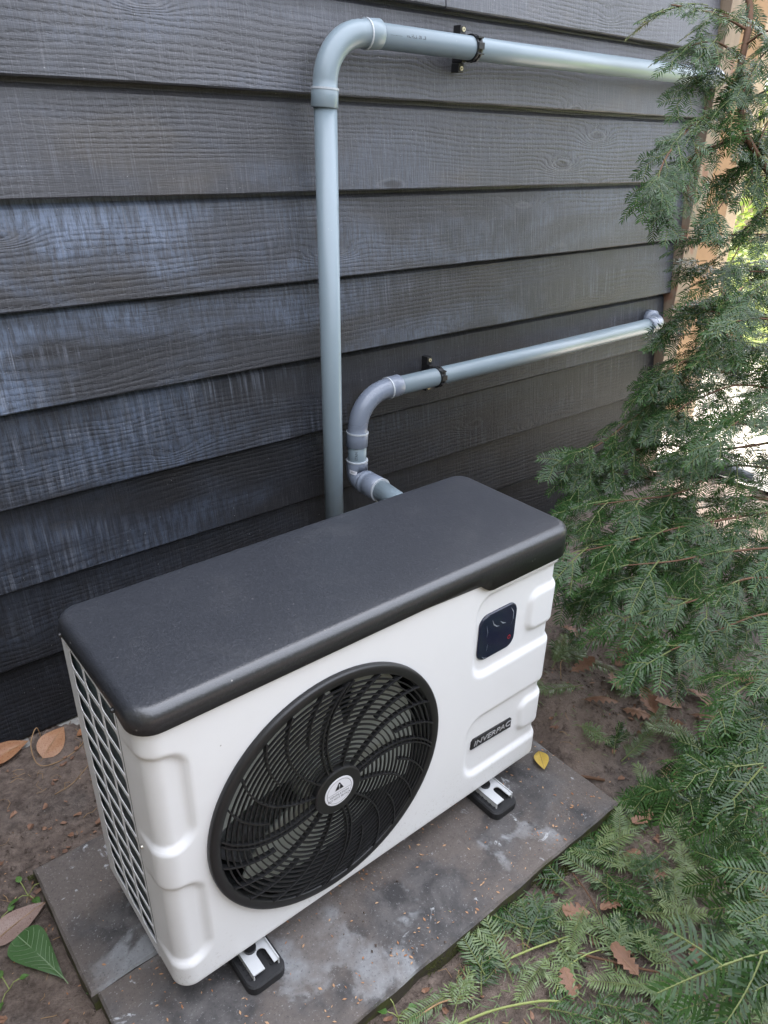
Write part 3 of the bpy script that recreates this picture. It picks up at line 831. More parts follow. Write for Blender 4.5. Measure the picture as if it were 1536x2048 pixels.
# printed bar code, upside down on the upper pipe
def wrap(vf, cx, z, r=.02512, ang=0):
    """flat x,y lettering laid round a pipe that runs along x, on the side facing the yard"""
    return [Vector((cx+p[0], YP-r*cos(ang+p[1]/r), z+r*sin(ang+p[1]/r))) for p in vf[0]], vf[1]
bars = []
xb = 0
for wbar in (1, 2, 1, 3, 1, 1, 2, 1, 2, 3, 1, 1, 2, 2, 1, 3, 1, 1):
    bars.append(([(xb, -.0055, 0), (xb+wbar*.0006, -.0055, 0), (xb+wbar*.0006, .0055, 0), (xb, .0055, 0)], [(0, 1, 2, 3)])); xb += wbar*.0006+.0009
num = text_vf('8718019756784', .0098, 0, .85, 0, 1.05)
num = ([Vector((-p[0], -p[1], 0)) for p in num[0]], num[1])
part('printed_code', join(wrap(join(*bars), .984, 1.3725, ang=.28), wrap(num, 1.058, 1.3720, ang=.20)), 'ink', UP)

LP = thing('water_pipe', 'lower grey plastic pipe bending from the back of the heat pump along the wall', 'pipe', (.918, YP, .3), 'grey plastic pipes on the timber wall')
part('pipe', tube([(.918, YP, .36), (.918, YP, .47)], .025, 28), 'pvc', LP, True)
part('pipe', tube([(1.03, YP, .5825), (1.6, YP, .586), (2.275, YP, .595)], .025, 32), 'pvc', LP, True)
elbow('elbow', arc((1.014, YP, .4875), .095, pi, pi/2, (1, 0, 0), (0, 0, 1)), LP, 'pvc2', sock=.045)
elbow('elbow', arc((2.27, YP+.07, .595), .07, -pi/2, 0, (1, 0, 0), (0, 1, 0)), LP, 'pvc2')
# union towards the unit
cpt = Vector((.918, YP, .352))
un = [(.918, YP, .402), (.918, YP, .399), (.918, YP, .372)]+arc((.918, YP-.022, .372), .022, 0, -pi/2, (0, 1, 0), (0, 0, 1), 6)[1:]+[(.918, YP-.034, .350)]
UNI = part('elbow', tube(un, [.0275, .0292]+[.0290]*(len(un)-2), 28), 'pvc2', LP, True)
part('rim', tube([(.918, YP, .4005), (.918, YP, .4035)], .0299, 28), 'pvcedge', UNI)
part('union_nut', tube([(.918, .722, .350), (.918, .720, .350), (.918, .712, .350), (.918, .710, .350), (.918, .702, .350), (.918, .700, .350), (.918, .66, .350), (.918, .658, .350)], [.030, .0325, .0325, .0305, .0305, .0325, .0320, .029], 30), 'pvc2', LP, True)
part('rim', tube([(.918, .6575, .350), (.918, .654, .350)], .0325, 30), 'pvcedge', UNI)
part('pipe', tube([(.918, .655, .350), (.912, .57, .346), (.88, .47, .322), (.82, .37, .292), (.78, .282, .28)], .0275, 24), 'pvc', LP, True)
# white sticker on the fitting and lettering on the stub
def wrapv(vf, z, r, ang):
    return [Vector((.918+r*sin(ang+p[0]/r), YP-r*cos(ang+p[0]/r), z+p[1])) for p in vf[0]], vf[1]
V, F = [], []
for i in range(7):
    for j in range(2): V.append(((i/6-.5)*.022, (j-.5)*.011-.004*(i/6), 0))
for i in range(6): F.append((2*i, 2*i+2, 2*i+3, 2*i+1))
stl = part('sticker', wrapv((V, F), .378, .0297, -1.02), 'paper', UNI)
part('lettering', wrapv(text_vf('50x1', .007), .3765, .0300, -1.02), 'ink', stl)
tv = text_vf('ETAIN', .0105, 0, .8)
tv = ([Vector((-p[1], p[0], 0)) for p in tv[0]], tv[1])
part('lettering', wrapv(tv, .422, .0252, -.72), 'ink', LP)
# sleeve rings at the wall
part('wall_sleeve', tube([(2.34, .799, .595), (2.34, .835, .595)], .034, 28), 'pvc2', LP, True)

def clamp(x, z, label):
    C = thing('pipe_clamp', label, 'pipe clamp', (x, .81, z), 'black pipe clamps on the wall')
    n = 40; V, F = [], []
    for i in range(n):
        a = 2*pi*i/n
        ribs = .0012 if (i % 4 < 2 and -2.4 < (a-2*pi if a > pi else a) < .9) else 0
        for (rd, xx) in ((.0253, -.0085), (.0285+ribs, -.0085), (.0290+ribs, -.006), (.0272, -.0035), (.0272, .0015), (.0290+ribs, .004), (.0285+ribs, .0085), (.0253, .0085)):
            V.append((x+xx, YP-rd*cos(a), z+rd*sin(a)))
    for i in range(n):
        for j in range(8): F.append((i*8+j, i*8+(j+1) % 8, ((i+1) % n)*8+(j+1) % 8, ((i+1) % n)*8+j))
    part('band', (V, F), 'black', C)
    part('latch', join(box(x-.0095, x+.0095, YP-.0325, YP-.027, z-.004, z+.010, .001), box(x-.011, x+.011, YP-.0315, YP-.0265, z-.0145, z-.0115, .0008), box(x-.009, x+.009, YP-.028, YP-.018, z+.018, z+.0225, .0008)), 'black', C)
    part('base', join(box(x-.008, x+.008, .7815, .8155, z-.028, z+.028, .002), box(x-.0095, x+.0095, .790, .815, z-.049, z-.0285, .002), box(x-.0095, x+.0095, .790, .815, z+.0285, z+.049, .002)), 'black', C)
    for s_ in (-1, 1):
        sc = part('screw', tube([(x, .7905, z+s_*.040), (x, .7875, z+s_*.040)], .0050, 14), 'brass', C)
        part('screw_recess', tube([(x, .788, z+s_*.040), (x, .7871, z+s_*.040)], .0018, 8), 'ink', sc)
clamp(1.256, 1.372, 'black clamp holding the upper grey pipe to the timber wall')
clamp(1.200, .5835, 'black clamp holding the lower grey pipe to the timber wall')

# ================================================================== YEW
def frond_mesh(seed, L=.17, flat=False, mat='yew'):
    """a flat spray: bent main twig, alternate side twigs, two ranks of needles"""
    r = random.Random(seed)
    V, F, T, FM = [], [], [], []
    bend = r.uniform(-.35, .35); droop = r.uniform(.1, .5)*(0 if flat else 1)
    def axis_pts(o, a0, length, n, z0, dr, bnd):
        pts = []; p = Vector(o); a = a0
        for i in range(n+1):
            pts.append(p.copy()); t = i/n
            p = p+Vector((cos(a), sin(a), z0-dr*t*1.4))*(length/n); a += bnd/n
        return pts
    def needles(pts, scale=1, tipt=1.0):
        length = sum((pts[i+1]-pts[i]).length for i in range(len(pts)-1))
        n = int(length/.0054); base = r.uniform(.2, .8)
        for i in range(n):
            t = (i+.5)/n
            f = t*(len(pts)-1); k = min(int(f), len(pts)-2); p = pts[k].lerp(pts[k+1], f-k)
            d = (pts[k+1]-pts[k]).normalized(); sd = Vector((-d.y, d.x, 0)).normalized(); up = d.cross(sd)
            if up.z < 0: up = -up
            for s_ in (-1, 1):
                if r.random() < .04: continue
                ln = .0270*scale*(.55+.45*min(1, t*6))*(1-.45*max(0, (t-.75)/.25))*r.uniform(.82, 1.12)
                ang = radians(r.uniform(54, 72)-26*max(0, (t-.7)/.3))
                dirn = (d*cos(ang)+sd*s_*sin(ang)+up*r.uniform(-.02, .13)).normalized()
                wv = dirn.cross(up).normalized(); wv = (wv+up*r.uniform(-.28, .28)).normalized()
                w = .00175*scale**.5
                mid = p+dirn*ln*.5+up*.0008
                tip = p+dirn*ln-up*ln*r.uniform(.02, .16)+d*ln*.07
                b = len(V)
                V.extend([p-wv*w*.5, p+wv*w*.5, mid+wv*w, mid-wv*w, tip])
                F.extend([(b, b+1, b+2, b+3), (b+3, b+2, b+4)]); FM.extend([0, 0])
                tt = max(0, min(1, base*.6+.25*r.random()+.25*(t > .8)))
                T.extend([tt, tt, tt, tt, min(1, tt+.1)])
    def twig(pts, r0_, r1):
        n = len(pts); rad = [r0_+(r1-r0_)*i/(n-1) for i in range(n)]
        v, f = tube(pts, rad, 4, False); b = len(V)
        V.extend(v); F.extend([tuple(i+b for i in q) for q in f]); FM.extend([1]*len(f)); T.extend([.5]*len(v))
    main = axis_pts((0, 0, 0), 0, L, 12, .05, droop, bend)
    twig(main, .0016, .0007); needles(main[2:], 1)
    side = r.choice((-1, 1)); ns = r.choice((0, 1, 2, 2, 3, 4))
    for k in range(ns):
        t = .12+.6*(k+.5+r.uniform(-.25, .25))/ns; side = -side
        f = max(0, t*12); i = min(int(f), 11); p = main[i].lerp(main[i+1], f-i)
        d = main[i+1]-main[i]; a0 = atan2(d.y, d.x)+side*radians(r.uniform(38, 58))
        ln = L*r.uniform(.38, .62)*(1.05-t*.75)
        pts = axis_pts(p, a0, ln, 6, r.uniform(-.05, .12), droop*1.1, -side*r.uniform(.1, .5))
        twig(pts, .0011, .0006); needles(pts, .95)
    return mesh('spray', V, F, [mat, 'twig'], False, FM, T)
FR = [frond_mesh(100+i, L) for i, L in enumerate((.10, .12, .13, .15, .12, .16, .11, .14, .09, .13))]
def orient(d, up, roll=0):
    d = d.normalized(); y = up.cross(d)
    y = y.normalized() if y.length > .05 else d.cross(Vector((1, 0, 0))).normalized()
    z = d.cross(y)
    if roll: c, s_ = cos(roll), sin(roll); y, z = y*c+z*s_, z*c-y*s_
    m_ = Matrix((d, y, z)).transposed(); return m_
BR = [
    ('stem', [(1.716, 0.337, 1.621), (1.604, 0.270, 1.422), (1.547, 0.229, 1.287), (1.535, 0.170, 1.181), (1.628, 0.108, 1.073)]),
    ('a', [(1.594, 0.266, 1.403), (1.514, 0.309, 1.433), (1.398, 0.332, 1.429)]),
    ('a', [(1.572, 0.247, 1.345), (1.505, 0.280, 1.378), (1.414, 0.286, 1.358)]),
    ('a', [(1.546, 0.224, 1.277), (1.539, 0.284, 1.316), (1.480, 0.294, 1.299)]),
    ('a', [(1.531, 0.204, 1.229), (1.414, 0.228, 1.225), (1.298, 0.214, 1.168), (1.211, 0.185, 1.102)]),
    ('a', [(1.533, 0.184, 1.200), (1.444, 0.209, 1.170), (1.360, 0.217, 1.140), (1.294, 0.187, 1.077)]),
    ('a', [(1.580, 0.258, 1.373), (1.570, 0.209, 1.396), (1.549, 0.144, 1.381)]),
    ('a', [(1.542, 0.215, 1.258), (1.536, 0.164, 1.284), (1.532, 0.104, 1.300)]),
    ('a', [(1.640, 0.144, 1.143), (1.514, 0.196, 1.195), (1.463, 0.207, 1.213)]),
    ('b', [(1.825, 0.092, 0.990), (1.588, 0.150, 0.997), (1.477, 0.187, 0.999), (1.346, 0.187, 0.965)]),
    ('b', [(1.795, 0.053, 0.892), (1.566, 0.121, 0.925), (1.458, 0.144, 0.909), (1.364, 0.142, 0.876)]),
    ('b', [(1.875, 0.054, 0.774), (1.622, 0.146, 0.812), (1.493, 0.194, 0.831), (1.371, 0.205, 0.803)]),
    ('b', [(1.534, -0.082, 0.799), (1.361, -0.038, 0.865), (1.256, -0.017, 0.874), (1.193, -0.026, 0.846)]),
    ('b', [(1.844, 0.012, 0.670), (1.584, 0.136, 0.747), (1.442, 0.167, 0.725), (1.327, 0.190, 0.679)]),
    ('b', [(1.843, -0.032, 0.602), (1.576, 0.085, 0.660), (1.435, 0.118, 0.641), (1.301, 0.132, 0.603)]),
    ('b', [(1.680, 0.178, 0.711), (1.540, 0.200, 0.677), (1.425, 0.213, 0.617), (1.276, 0.251, 0.528), (1.180, 0.285, 0.502)]),
    ('b', [(1.637, -0.104, 0.563), (1.432, -0.000, 0.614), (1.335, 0.036, 0.589), (1.220, 0.044, 0.543)]),
    ('b', [(1.543, 0.081, 0.500), (1.404, 0.166, 0.519), (1.283, 0.220, 0.491), (1.148, 0.247, 0.425)]),
    ('c', [(1.630, -0.153, 0.479), (1.418, -0.017, 0.525), (1.296, 0.026, 0.480), (1.194, 0.074, 0.466), (1.105, 0.141, 0.453)]),
    ('c', [(1.561, -0.189, 0.448), (1.366, -0.099, 0.445), (1.230, -0.034, 0.436), (1.103, 0.028, 0.414), (1.014, 0.089, 0.392)]),
    ('c', [(1.488, -0.232, 0.399), (1.262, -0.138, 0.409), (1.124, -0.070, 0.402), (1.040, -0.007, 0.391), (0.936, 0.010, 0.349)]),
    ('c', [(1.416, -0.274, 0.355), (1.215, -0.191, 0.379), (1.090, -0.145, 0.356), (1.014, -0.094, 0.336), (0.915, -0.063, 0.300)]),
    ('c', [(1.402, -0.293, 0.307), (1.183, -0.240, 0.331), (1.087, -0.200, 0.314), (0.990, -0.164, 0.289), (0.919, -0.111, 0.278)]),
    ('c', [(1.532, 0.067, 0.355), (1.357, 0.124, 0.329), (1.150, 0.112, 0.267), (1.006, 0.074, 0.180)]),
    ('d', [(1.130, -0.384, 0.378), (0.928, -0.348, 0.397), (0.826, -0.319, 0.377), (0.746, -0.301, 0.345)]),
    ('d', [(1.115, -0.403, 0.329), (0.925, -0.380, 0.345), (0.829, -0.355, 0.326), (0.772, -0.322, 0.303)]),
    ('d', [(1.040, -0.449, 0.274), (0.869, -0.398, 0.313), (0.791, -0.352, 0.281), (0.738, -0.285, 0.272), (0.704, -0.213, 0.249)]),
    ('d', [(0.976, -0.480, 0.256), (0.798, -0.420, 0.298), (0.729, -0.368, 0.290), (0.674, -0.322, 0.244), (0.638, -0.267, 0.215)]),
    ('d', [(0.911, -0.513, 0.235), (0.743, -0.449, 0.295), (0.676, -0.411, 0.267), (0.630, -0.373, 0.222)]),
    ('d', [(0.847, -0.543, 0.219), (0.702, -0.491, 0.269), (0.643, -0.459, 0.241), (0.606, -0.415, 0.216)]),
    ('d', [(0.785, -0.571, 0.208), (0.645, -0.534, 0.264), (0.604, -0.508, 0.251)]),
    ('e', [(0.585, -0.641, 0.292), (0.493, -0.603, 0.365), (0.441, -0.578, 0.381)]),
    ('e', [(0.524, -0.667, 0.285), (0.438, -0.618, 0.360), (0.405, -0.591, 0.359)]),
    ('f', [(1.768, 0.178, 1.225), (1.588, 0.187, 1.141), (1.431, 0.167, 1.044)]),
    ('f', [(1.779, 0.124, 1.090), (1.609, 0.139, 1.050), (1.455, 0.118, 0.956)]),
    ('f', [(1.788, 0.186, 1.307), (1.631, 0.187, 1.241), (1.517, 0.147, 1.123)]),
    ('f', [(1.686, 0.190, 1.405), (1.536, 0.191, 1.348), (1.424, 0.164, 1.252)]),
    ('f', [(1.814, 0.142, 0.829), (1.635, 0.223, 0.834), (1.496, 0.240, 0.793)]),
    ('f', [(1.669, 0.123, 0.725), (1.499, 0.184, 0.712), (1.373, 0.206, 0.673)]),
    ('f', [(1.573, -0.031, 0.924), (1.404, 0.000, 0.934), (1.291, 0.005, 0.886)]),
    ('f', [(1.502, -0.124, 0.692), (1.337, -0.088, 0.714), (1.221, -0.071, 0.680)]),
    ('f', [(1.562, 0.109, 0.345), (1.448, 0.198, 0.401), (1.339, 0.279, 0.430)]),
]
RY = random.Random(5)
class Yew:
    def __init__(s, label, loc):
        s.t = thing('yew_tree', label, 'yew', loc, None); s.org = Vector(loc); s.fr = []
    def limb(s, pts, r0_, r1, name='branch'):
        P = spline(pts, 7); n = len(P)
        P = [p+Vector((nz(p.x*9, p.y*9, p.z*9), nz(p.y*9, p.z*9, 3), nz(p.z*9, p.x*9, 7)))*.006 for p in P]
        part(name, tube(P, [r0_+(r1-r0_)*(i/(n-1))**.8 for i in range(n)], 7), 'bark', s.t, True)
        return P
    def dress(s, pts, step, size, t0=.1, spread=1.0, droop=.35):
        """hang sprays along a limb, alternating sides, with one at the tip"""
        P = spline(pts, 10); acc = 0; side = 1; tot = sum((P[i+1]-P[i]).length for i in range(len(P)-1)); run = 0
        for i in range(len(P)-1):
            seg = (P[i+1]-P[i]).length; run += seg; acc += seg
            if run/tot < t0 or acc < step*RY.uniform(.7, 1.3): continue
            acc = 0; side = -side
            d = (P[i+1]-P[i]).normalized(); lat = d.cross(Vector((0, 0, 1)))
            lat = lat.normalized() if lat.length > .1 else Vector((1, 0, 0))
            dd = d*RY.uniform(.5, 1.0)+lat*side*RY.uniform(.5, 1.0)*spread+Vector((0, 0, -droop*RY.uniform(.3, 1.3)))
            s.spray(P[i]+Vector((0, 0, .004)), dd, size*RY.uniform(.7, 1.1))
            if RY.random() < .42: s.spray(P[i]+Vector((0, 0, .007)), d+lat*RY.uniform(-.35, .35)+Vector((0, 0, RY.uniform(-.1, .12))), size*RY.uniform(.7, 1.0))
        d = (P[-1]-P[-3]).normalized()
        s.spray(P[-2], d+Vector((0, 0, -droop*.5)), size*RY.uniform(.95, 1.15))
    def spray(s, p, d, size):
        up = Vector((RY.uniform(-.35, .35)-.15, RY.uniform(-.35, .35)-.2, 1))
        s.fr.append((Vector(p), orient(Vector(d), up, RY.uniform(-.4, .4)), size, RY.randrange(len(FR))))
    def build(s, maxn=300):
        camp = cam.matrix_world.translation
        s.fr.sort(key=lambda f: (f[0]-camp).length/f[2])
        for p, m_, sz, k in s.fr[:maxn]:
            o = link('spray', FR[k], s.t, p-s.org)
            mm = m_.to_4x4() @ Matrix.Scale(sz, 4); mm.translation = p-s.org; o.matrix_basis = mm
        rest = s.fr[maxn:]
        if rest:
            V, F, T, FM = [], [], [], []
            for p, m_, sz, k in rest:
                me = FR[k]; b = len(V); mm = m_*sz
                V += [mm @ v.co+p-s.org for v in me.vertices]
                F += [tuple(i+b for i in q.vertices) for q in me.polygons]; FM += [q.material_index for q in me.polygons]
                T += [a.value for a in me.attributes['tint'].data]
            o = link('inner_foliage', mesh('inner_foliage', V, F, ['yew', 'twig'], False, FM, T), s.t); o['kind'] = 'stuff'

Y1 = Yew('tall dark green yew with drooping sprays hanging before the right end of the timber wall', (1.98, -.02, -.09))
TR = [(1.98, -.02, -.12), (1.96, .0, .25), (2.0, .03, .7), (1.95, .06, 1.2), (1.9, .10, 1.7), (1.86, .12, 2.3)]
Y1.limb(TR, .045, .012, 'trunk')
Y2 = Yew('low bushy yew spreading feathery sprays over the soil on the right', (1.42, -.68, -.09))
Y2.limb([(1.42, -.68, -.12), (1.40, -.66, .15), (1.43, -.67, .5), (1.46, -.66, .9)], .03, .01, 'trunk')
def near_trunk(p, T):
    P = spline(T, 8); return min(P, key=lambda q: (q-Vector(p)).length+.3*abs(q.z-(p[2]-.12)))
T2 = [(1.42, -.68, -.12), (1.40, -.66, .15), (1.43, -.67, .5), (1.46, -.66, .9)]
for kind, pts in BR:
    if kind in 'de': pts = [(q_[0]+.055, q_[1]-.03, q_[2]) for q_ in pts]
    if kind == 'd' and len(pts) > 3 or kind == 'c' and pts[-1][2] < .36: pts = pts[:-1]
    if kind == 'd' and pts[0][2] > .27 and len(pts) > 3: pts = pts[:-1]
    if kind == 'b': pts = pts[:-1]+([] if pts[-1][2] > .78 else [tuple((Vector(pts[-1])+Vector(pts[-2]))/2)])
    y = Y2 if kind in 'de' else Y1
    q0 = Vector(pts[0])
    if kind == 'stem':
        y.limb([(1.9, .09, 1.72)]+pts, .0095, .0058); y.dress(pts, .035, .9, .05, 1.0, .1); continue
    if kind not in 'a':
        tq = near_trunk(q0, T2 if y is Y2 else TR)
        full = [tuple(tq), tuple((tq+q0)/2+Vector((0, 0, .02)))]+pts
        y.limb(full, .0046, .0012)
    else: y.limb(pts, .0032, .0014)
    st = {'a': .024, 'b': .026, 'c': .032, 'd': .038, 'e': .03, 'f': .025}[kind]
    sz = {'a': .80, 'b': .82, 'c': .95, 'd': .95, 'e': 1.05, 'f': .82}[kind]
    if kind in 'bc': y.dress([(q_[0]+.05, q_[1]+.03, q_[2]-.07) for q_ in pts], st*1.2, sz, .12, 1.0, .4)
    if kind == 'c' and pts[-1][2] > .36: y.dress([(q_[0]+.10, q_[1]+.08, q_[2]-.15) for q_ in pts], st*1.4, sz, .12, 1.0, .4)
    y.dress(pts, st, sz, .12, 1.0, {'a': .45, 'b': .4, 'c': .35, 'd': .3, 'e': .2, 'f': .55}[kind])
# more of the crown out of the frame, so that the trees go on to the right
for k in range(150):
    z = RY.uniform(.15, 2.2); a = RY.uniform(-2.2, 1.4)
    rr_ = RY.uniform(.15, .55)*(1.1-.25*z)
    p = Vector((2.0+rr_*cos(a)*1.1, .02+rr_*sin(a), z))
    if p.x < 1.8: continue
    Y1.spray(p, Vector((cos(a), sin(a), -.3)), RY.uniform(.9, 1.3))
for k in range(170):  # denser unseen sprays, added to keep garden light off the lower wall
    p = Vector((RY.uniform(1.95, 2.8), RY.uniform(-.7, .35), RY.uniform(.0, 1.15)))
    a = RY.uniform(-2.6, 1.2); Y1.spray(p, Vector((cos(a), sin(a), -.25)), RY.uniform(1.2, 1.7))
for k in range(60):
    z = RY.uniform(.1, .9); a = RY.uniform(-pi, pi); rr_ = RY.uniform(.1, .4)
    p = Vector((1.42+rr_*cos(a), -.68+rr_*sin(a), z))
    if p.x < 1.15: continue
    Y2.spray(p, Vector((cos(a), sin(a), -.3)), RY.uniform(.8, 1.2))
Y1.build(); Y2.build()

# ================================================================== LITTER ON THE SOIL
RL = random.Random(23)
CUT = [frond_mesh(300+i, L, True, mm) for i, (L, mm) in enumerate(((.13, 'yewcut'), (.11, 'yewcut'), (.15, 'yewcut'), (.09, 'yewcut'), (.13, 'yew'), (.12, 'yew')))]
def soil_z(x, y): return ground_h(x, y)
def lay(o, x, y, rot, tilt=(0, 0), sc=1, dz=.002):
    o.location = (x, y, soil_z(x, y)+dz); o.rotation_euler = (tilt[0], tilt[1], rot); o.scale = (sc, sc, sc)
def copy_single(o):
    c = o.copy(); COL.objects.link(c); return c
def in_bed(x, y):
    return y < -.195 and (x > .22)
spots = []
while len(spots) < 140:
    x = RL.uniform(.25, 1.25); y = RL.uniform(-.62, -.19)
    if x-.9*(-.19-y) < .18+RL.uniform(-.06, .1): continue
    spots.append((x, y))
for k in range(16): spots.append((RL.uniform(.98, 1.35), RL.uniform(-.12, .25)))
first = {}
for x, y in spots:
    k = RL.randrange(6); o = bpy.data.objects.new('yew_cutting', CUT[k]); COL.objects.link(o)
    w_ = 'on the soil right of the casing' if x > .9 and y > -.2 else ('close along the front edge of the slab' if y > -.27 else 'on the soil in front of the slab')
    tag(o, ('pale green' if k < 4 else 'dark green')+' cut yew sprig lying flat '+w_, 'yew sprig', 'cut yew sprigs lying on the soil')
    lay(o, x, y, RL.uniform(0, 2*pi), (RL.uniform(-.12, .12), RL.uniform(-.15, .05)), RL.uniform(.75, 1.0), RL.uniform(.006, .022))
def leaf_mesh(name, outline, mat, curl=.15, fold=.12, seed=0, rows=6, vein=False):
    """leaf from a half outline [(t, halfwidth)], curled along its length, with real thickness of folds"""
    r = random.Random(seed); V, F, T = [], [], []
    nc = 6
    for (t, w) in outline:
        for j in range(nc+1):
            s_ = j/nc*2-1
            V.append(Vector((t, s_*w, fold*abs(s_)*w-curl*(t-.5)**2+.05*sin(s_*4+t*7+seed)*w+r.uniform(-.006, .006))))
            T.append(min(1, max(0, .5+r.uniform(-.25, .25)+.2*(abs(s_) > .8))))
    for i in range(len(outline)-1):
        for j in range(nc): F.append((i*(nc+1)+j, i*(nc+1)+j+1, (i+1)*(nc+1)+j+1, (i+1)*(nc+1)+j))
    mats = [mat]; fm = [0]*len(F)
    if vein:
        mats.append(vein)
        L_ = [Vector((t, 0, -curl*(t-.5)**2+.004)) for t, w in outline]; L_ = [Vector((-.09, .01, -.015-curl*.25))]+L_
        v, f = tube(L_, .007, 5)
        if vein == 'vein':
            hw = lambda q_: next((a[1]+(c_[1]-a[1])*(q_-a[0])/(c_[0]-a[0]) for a, c_ in zip(outline, outline[1:]) if a[0] <= q_ <= c_[0]), .01)
            for k in range(7):
                for sg in (-1, 1):
                    t0_ = .18+.1*k; P_ = []
                    for j in range(4):
                        tt = t0_+.05*j+.004*j*j; s_ = sg*(.02+.27*j); w = hw(min(tt, 1)); P_.append((tt, s_*w, fold*abs(s_)*w-curl*(tt-.5)**2+.05*sin(s_*4+tt*7+seed)*w+.006))
                    v, f = join((v, f), tube(P_, .0035, 3, False))
        b = len(V); V += v; F += [tuple(i+b for i in q) for q in f]; fm += [1]*len(f); T += [.5]*len(v)
    return mesh(name, V, F, mats, True, fm, T)
def fan_leaf(name, pts, mat, seed, curl=.2, vein='vein'):
    """lobed leaf: outline polygon round a centre, raised centre line and veins"""
    r = random.Random(seed); V = [Vector((0, 0, .02))]; T = [.5]; F = []; n = len(pts)
    for lv in (.5, 1):
        for (x, y) in pts:
            p = Vector((x*lv, y*lv, 0)); p.z = -curl*p.length**2+.10*sin(3*atan2(y, x)+seed)*p.length+r.uniform(-.02, .02)*lv; V.append(p); T.append(min(1, max(0, .45+r.uniform(-.2, .25))))
    for i in range(n):
        j = (i+1) % n; F += [(0, 1+i, 1+j), (1+i, 1+n+i, 1+n+j, 1+j)]
    fm = [0]*len(F)
    tips = sorted(range(n), key=lambda i: -hypot(*pts[i]))[:5]
    for i in tips:
        a, b_, c_ = V[0]+Vector((0, 0, .012)), V[1+i]+Vector((0, 0, .012)), V[1+n+i]*.9+Vector((0, 0, .01))
        w = Vector((-pts[i][1], pts[i][0], 0)).normalized()*.014
        b = len(V); V += [a-w, a+w, b_+w*.7, b_-w*.7, c_]; T += [.5]*5; F += [(b, b+1, b+2, b+3), (b+3, b+2, b+4)]; fm += [1, 1]
    v, f = tube([(0, 0, .01), (-.35, .04, -.03), (-.7, .02, -.05)], .018, 4); b = len(V); V += v; F += [tuple(i+b for i in q) for q in f]; fm += [1]*len(f); T += [.5]*len(v)
    return mesh(name, V, F, [mat, vein], False, fm, T)
ivy_pts = [(1, 0), (.55, .28), (.45, .72), (.12, .5), (-.35, .72), (-.42, .3), (-.18, .05), (-.18, -.05), (-.42, -.3), (-.35, -.72), (.12, -.5), (.45, -.72), (.55, -.28)]
IVY = [fan_leaf('ivy_leaf', [(x*(1+.08*sin(i+s)), y*(1+.1*cos(i*2+s))) for i, (x, y) in enumerate(ivy_pts)], 'ivy', s, .15) for s in range(4)]
def oak_half():
    return [(0, .03), (.08, .10), (.16, .20), (.24, .12), (.34, .27), (.43, .14), (.54, .32), (.62, .17), (.72, .27), (.80, .14), (.88, .19), (.96, .12), (1, .02)]
OAK = [leaf_mesh('oak_leaf', [(t, w*(1+.12*sin(i*3+s))) for i, (t, w) in enumerate(oak_half())], 'oak', .5*(1 if s % 2 else -.6), .45-.25*s, s+3, vein='straw') for s in range(4)]
beds = []
while len(beds) < 26:
    x = RL.uniform(.34, 1.0); y = RL.uniform(-.58, -.2)
    if x-.75*(-.19-y) < .26: continue
    beds.append((x, y))
for px in [(.452, -.232), (.47, -.265), (.60, -.24), (.655, -.215)]: beds.append(px)
for i, (x, y) in enumerate(beds):
    o = bpy.data.objects.new('ivy_leaf', IVY[i % 4]); COL.objects.link(o)
    tag(o, 'green lobed ivy leaf '+('close to the front edge of the slab' if y > -.28 else 'among yew clippings well away from the slab'), 'ivy leaf', 'ivy leaves among the yew clippings')
    lay(o, x, y, RL.uniform(0, 6.3), (RL.uniform(-.5, .5), RL.uniform(-.5, .5)), RL.uniform(.012, .022), .016)
oaks = [(1.27, -.02), (1.33, .03), (1.24, .08), (1.30, -.10), (1.20, -.06), (1.40, -.04), (1.36, .12), (1.16, -.01), (1.22, -.14), (1.44, .10), (1.12, .12), (1.08, .05), (1.20, .22), (1.30, .28), (.655, -.262), (.50, -.36), (.62, -.42), (.72, -.30), (.80, -.26), (.85, -.33), (.93, -.22), (1.0, -.24), (.52, -.47), (.78, -.43), (1.42, .34), (1.1, -.16), (1.18, -.19), (1.5, -.1), (1.48, .2)]
for i, (x, y) in enumerate(oaks):
    o = bpy.data.objects.new('oak_leaf', OAK[i % 4]); COL.objects.link(o)
    tag(o, 'dry brown lobed oak leaf '+('on bare soil beyond the right end of the casing' if y > -.17 else 'among yew clippings in front of the slab'), 'oak leaf', 'dry oak leaves under the yews')
    lay(o, x+RL.uniform(-.02, .02), y+RL.uniform(-.02, .02), RL.uniform(0, 6.3), (RL.uniform(-.4, .4), RL.uniform(-.4, .3)), RL.uniform(.060, .085) if y > -.17 else RL.uniform(.036, .060), .016)
# single leaves that stand out
ell = lambda n=12, p=.5, w=.24: [(i/n, max(.004, w*sin(pi*min(1, (i/n)**p)))**1.0) for i in range(n+1)]
def single(name, me, x, y, z, rot, tilt, sc, label, cat='leaf'):
    o = bpy.data.objects.new(name, me); COL.objects.link(o); o.location = (x, y, z); o.rotation_euler = (tilt[0], tilt[1], rot); o.scale = (sc,)*3
    return tag(o, label, cat)
single('yellow_leaf', leaf_mesh('yellow_leaf', ell(12, .9, .26), 'yellowleaf', .15, .15, 2, vein='straw'), .872, .022, ZS+.008, radians(-130), (.12, -.12), .062, 'yellow oval leaf lying on the slab beside the right foot of the heat pump')
single('fallen_leaf', leaf_mesh('fallen_leaf', ell(12, .8, .20), 'dryleaf', .25, .5, 5, vein='straw'), -.118, .765, -.072, radians(12), (.45, .0), .115, 'narrow orange brown leaf folded along its rib at the foot of the wall')
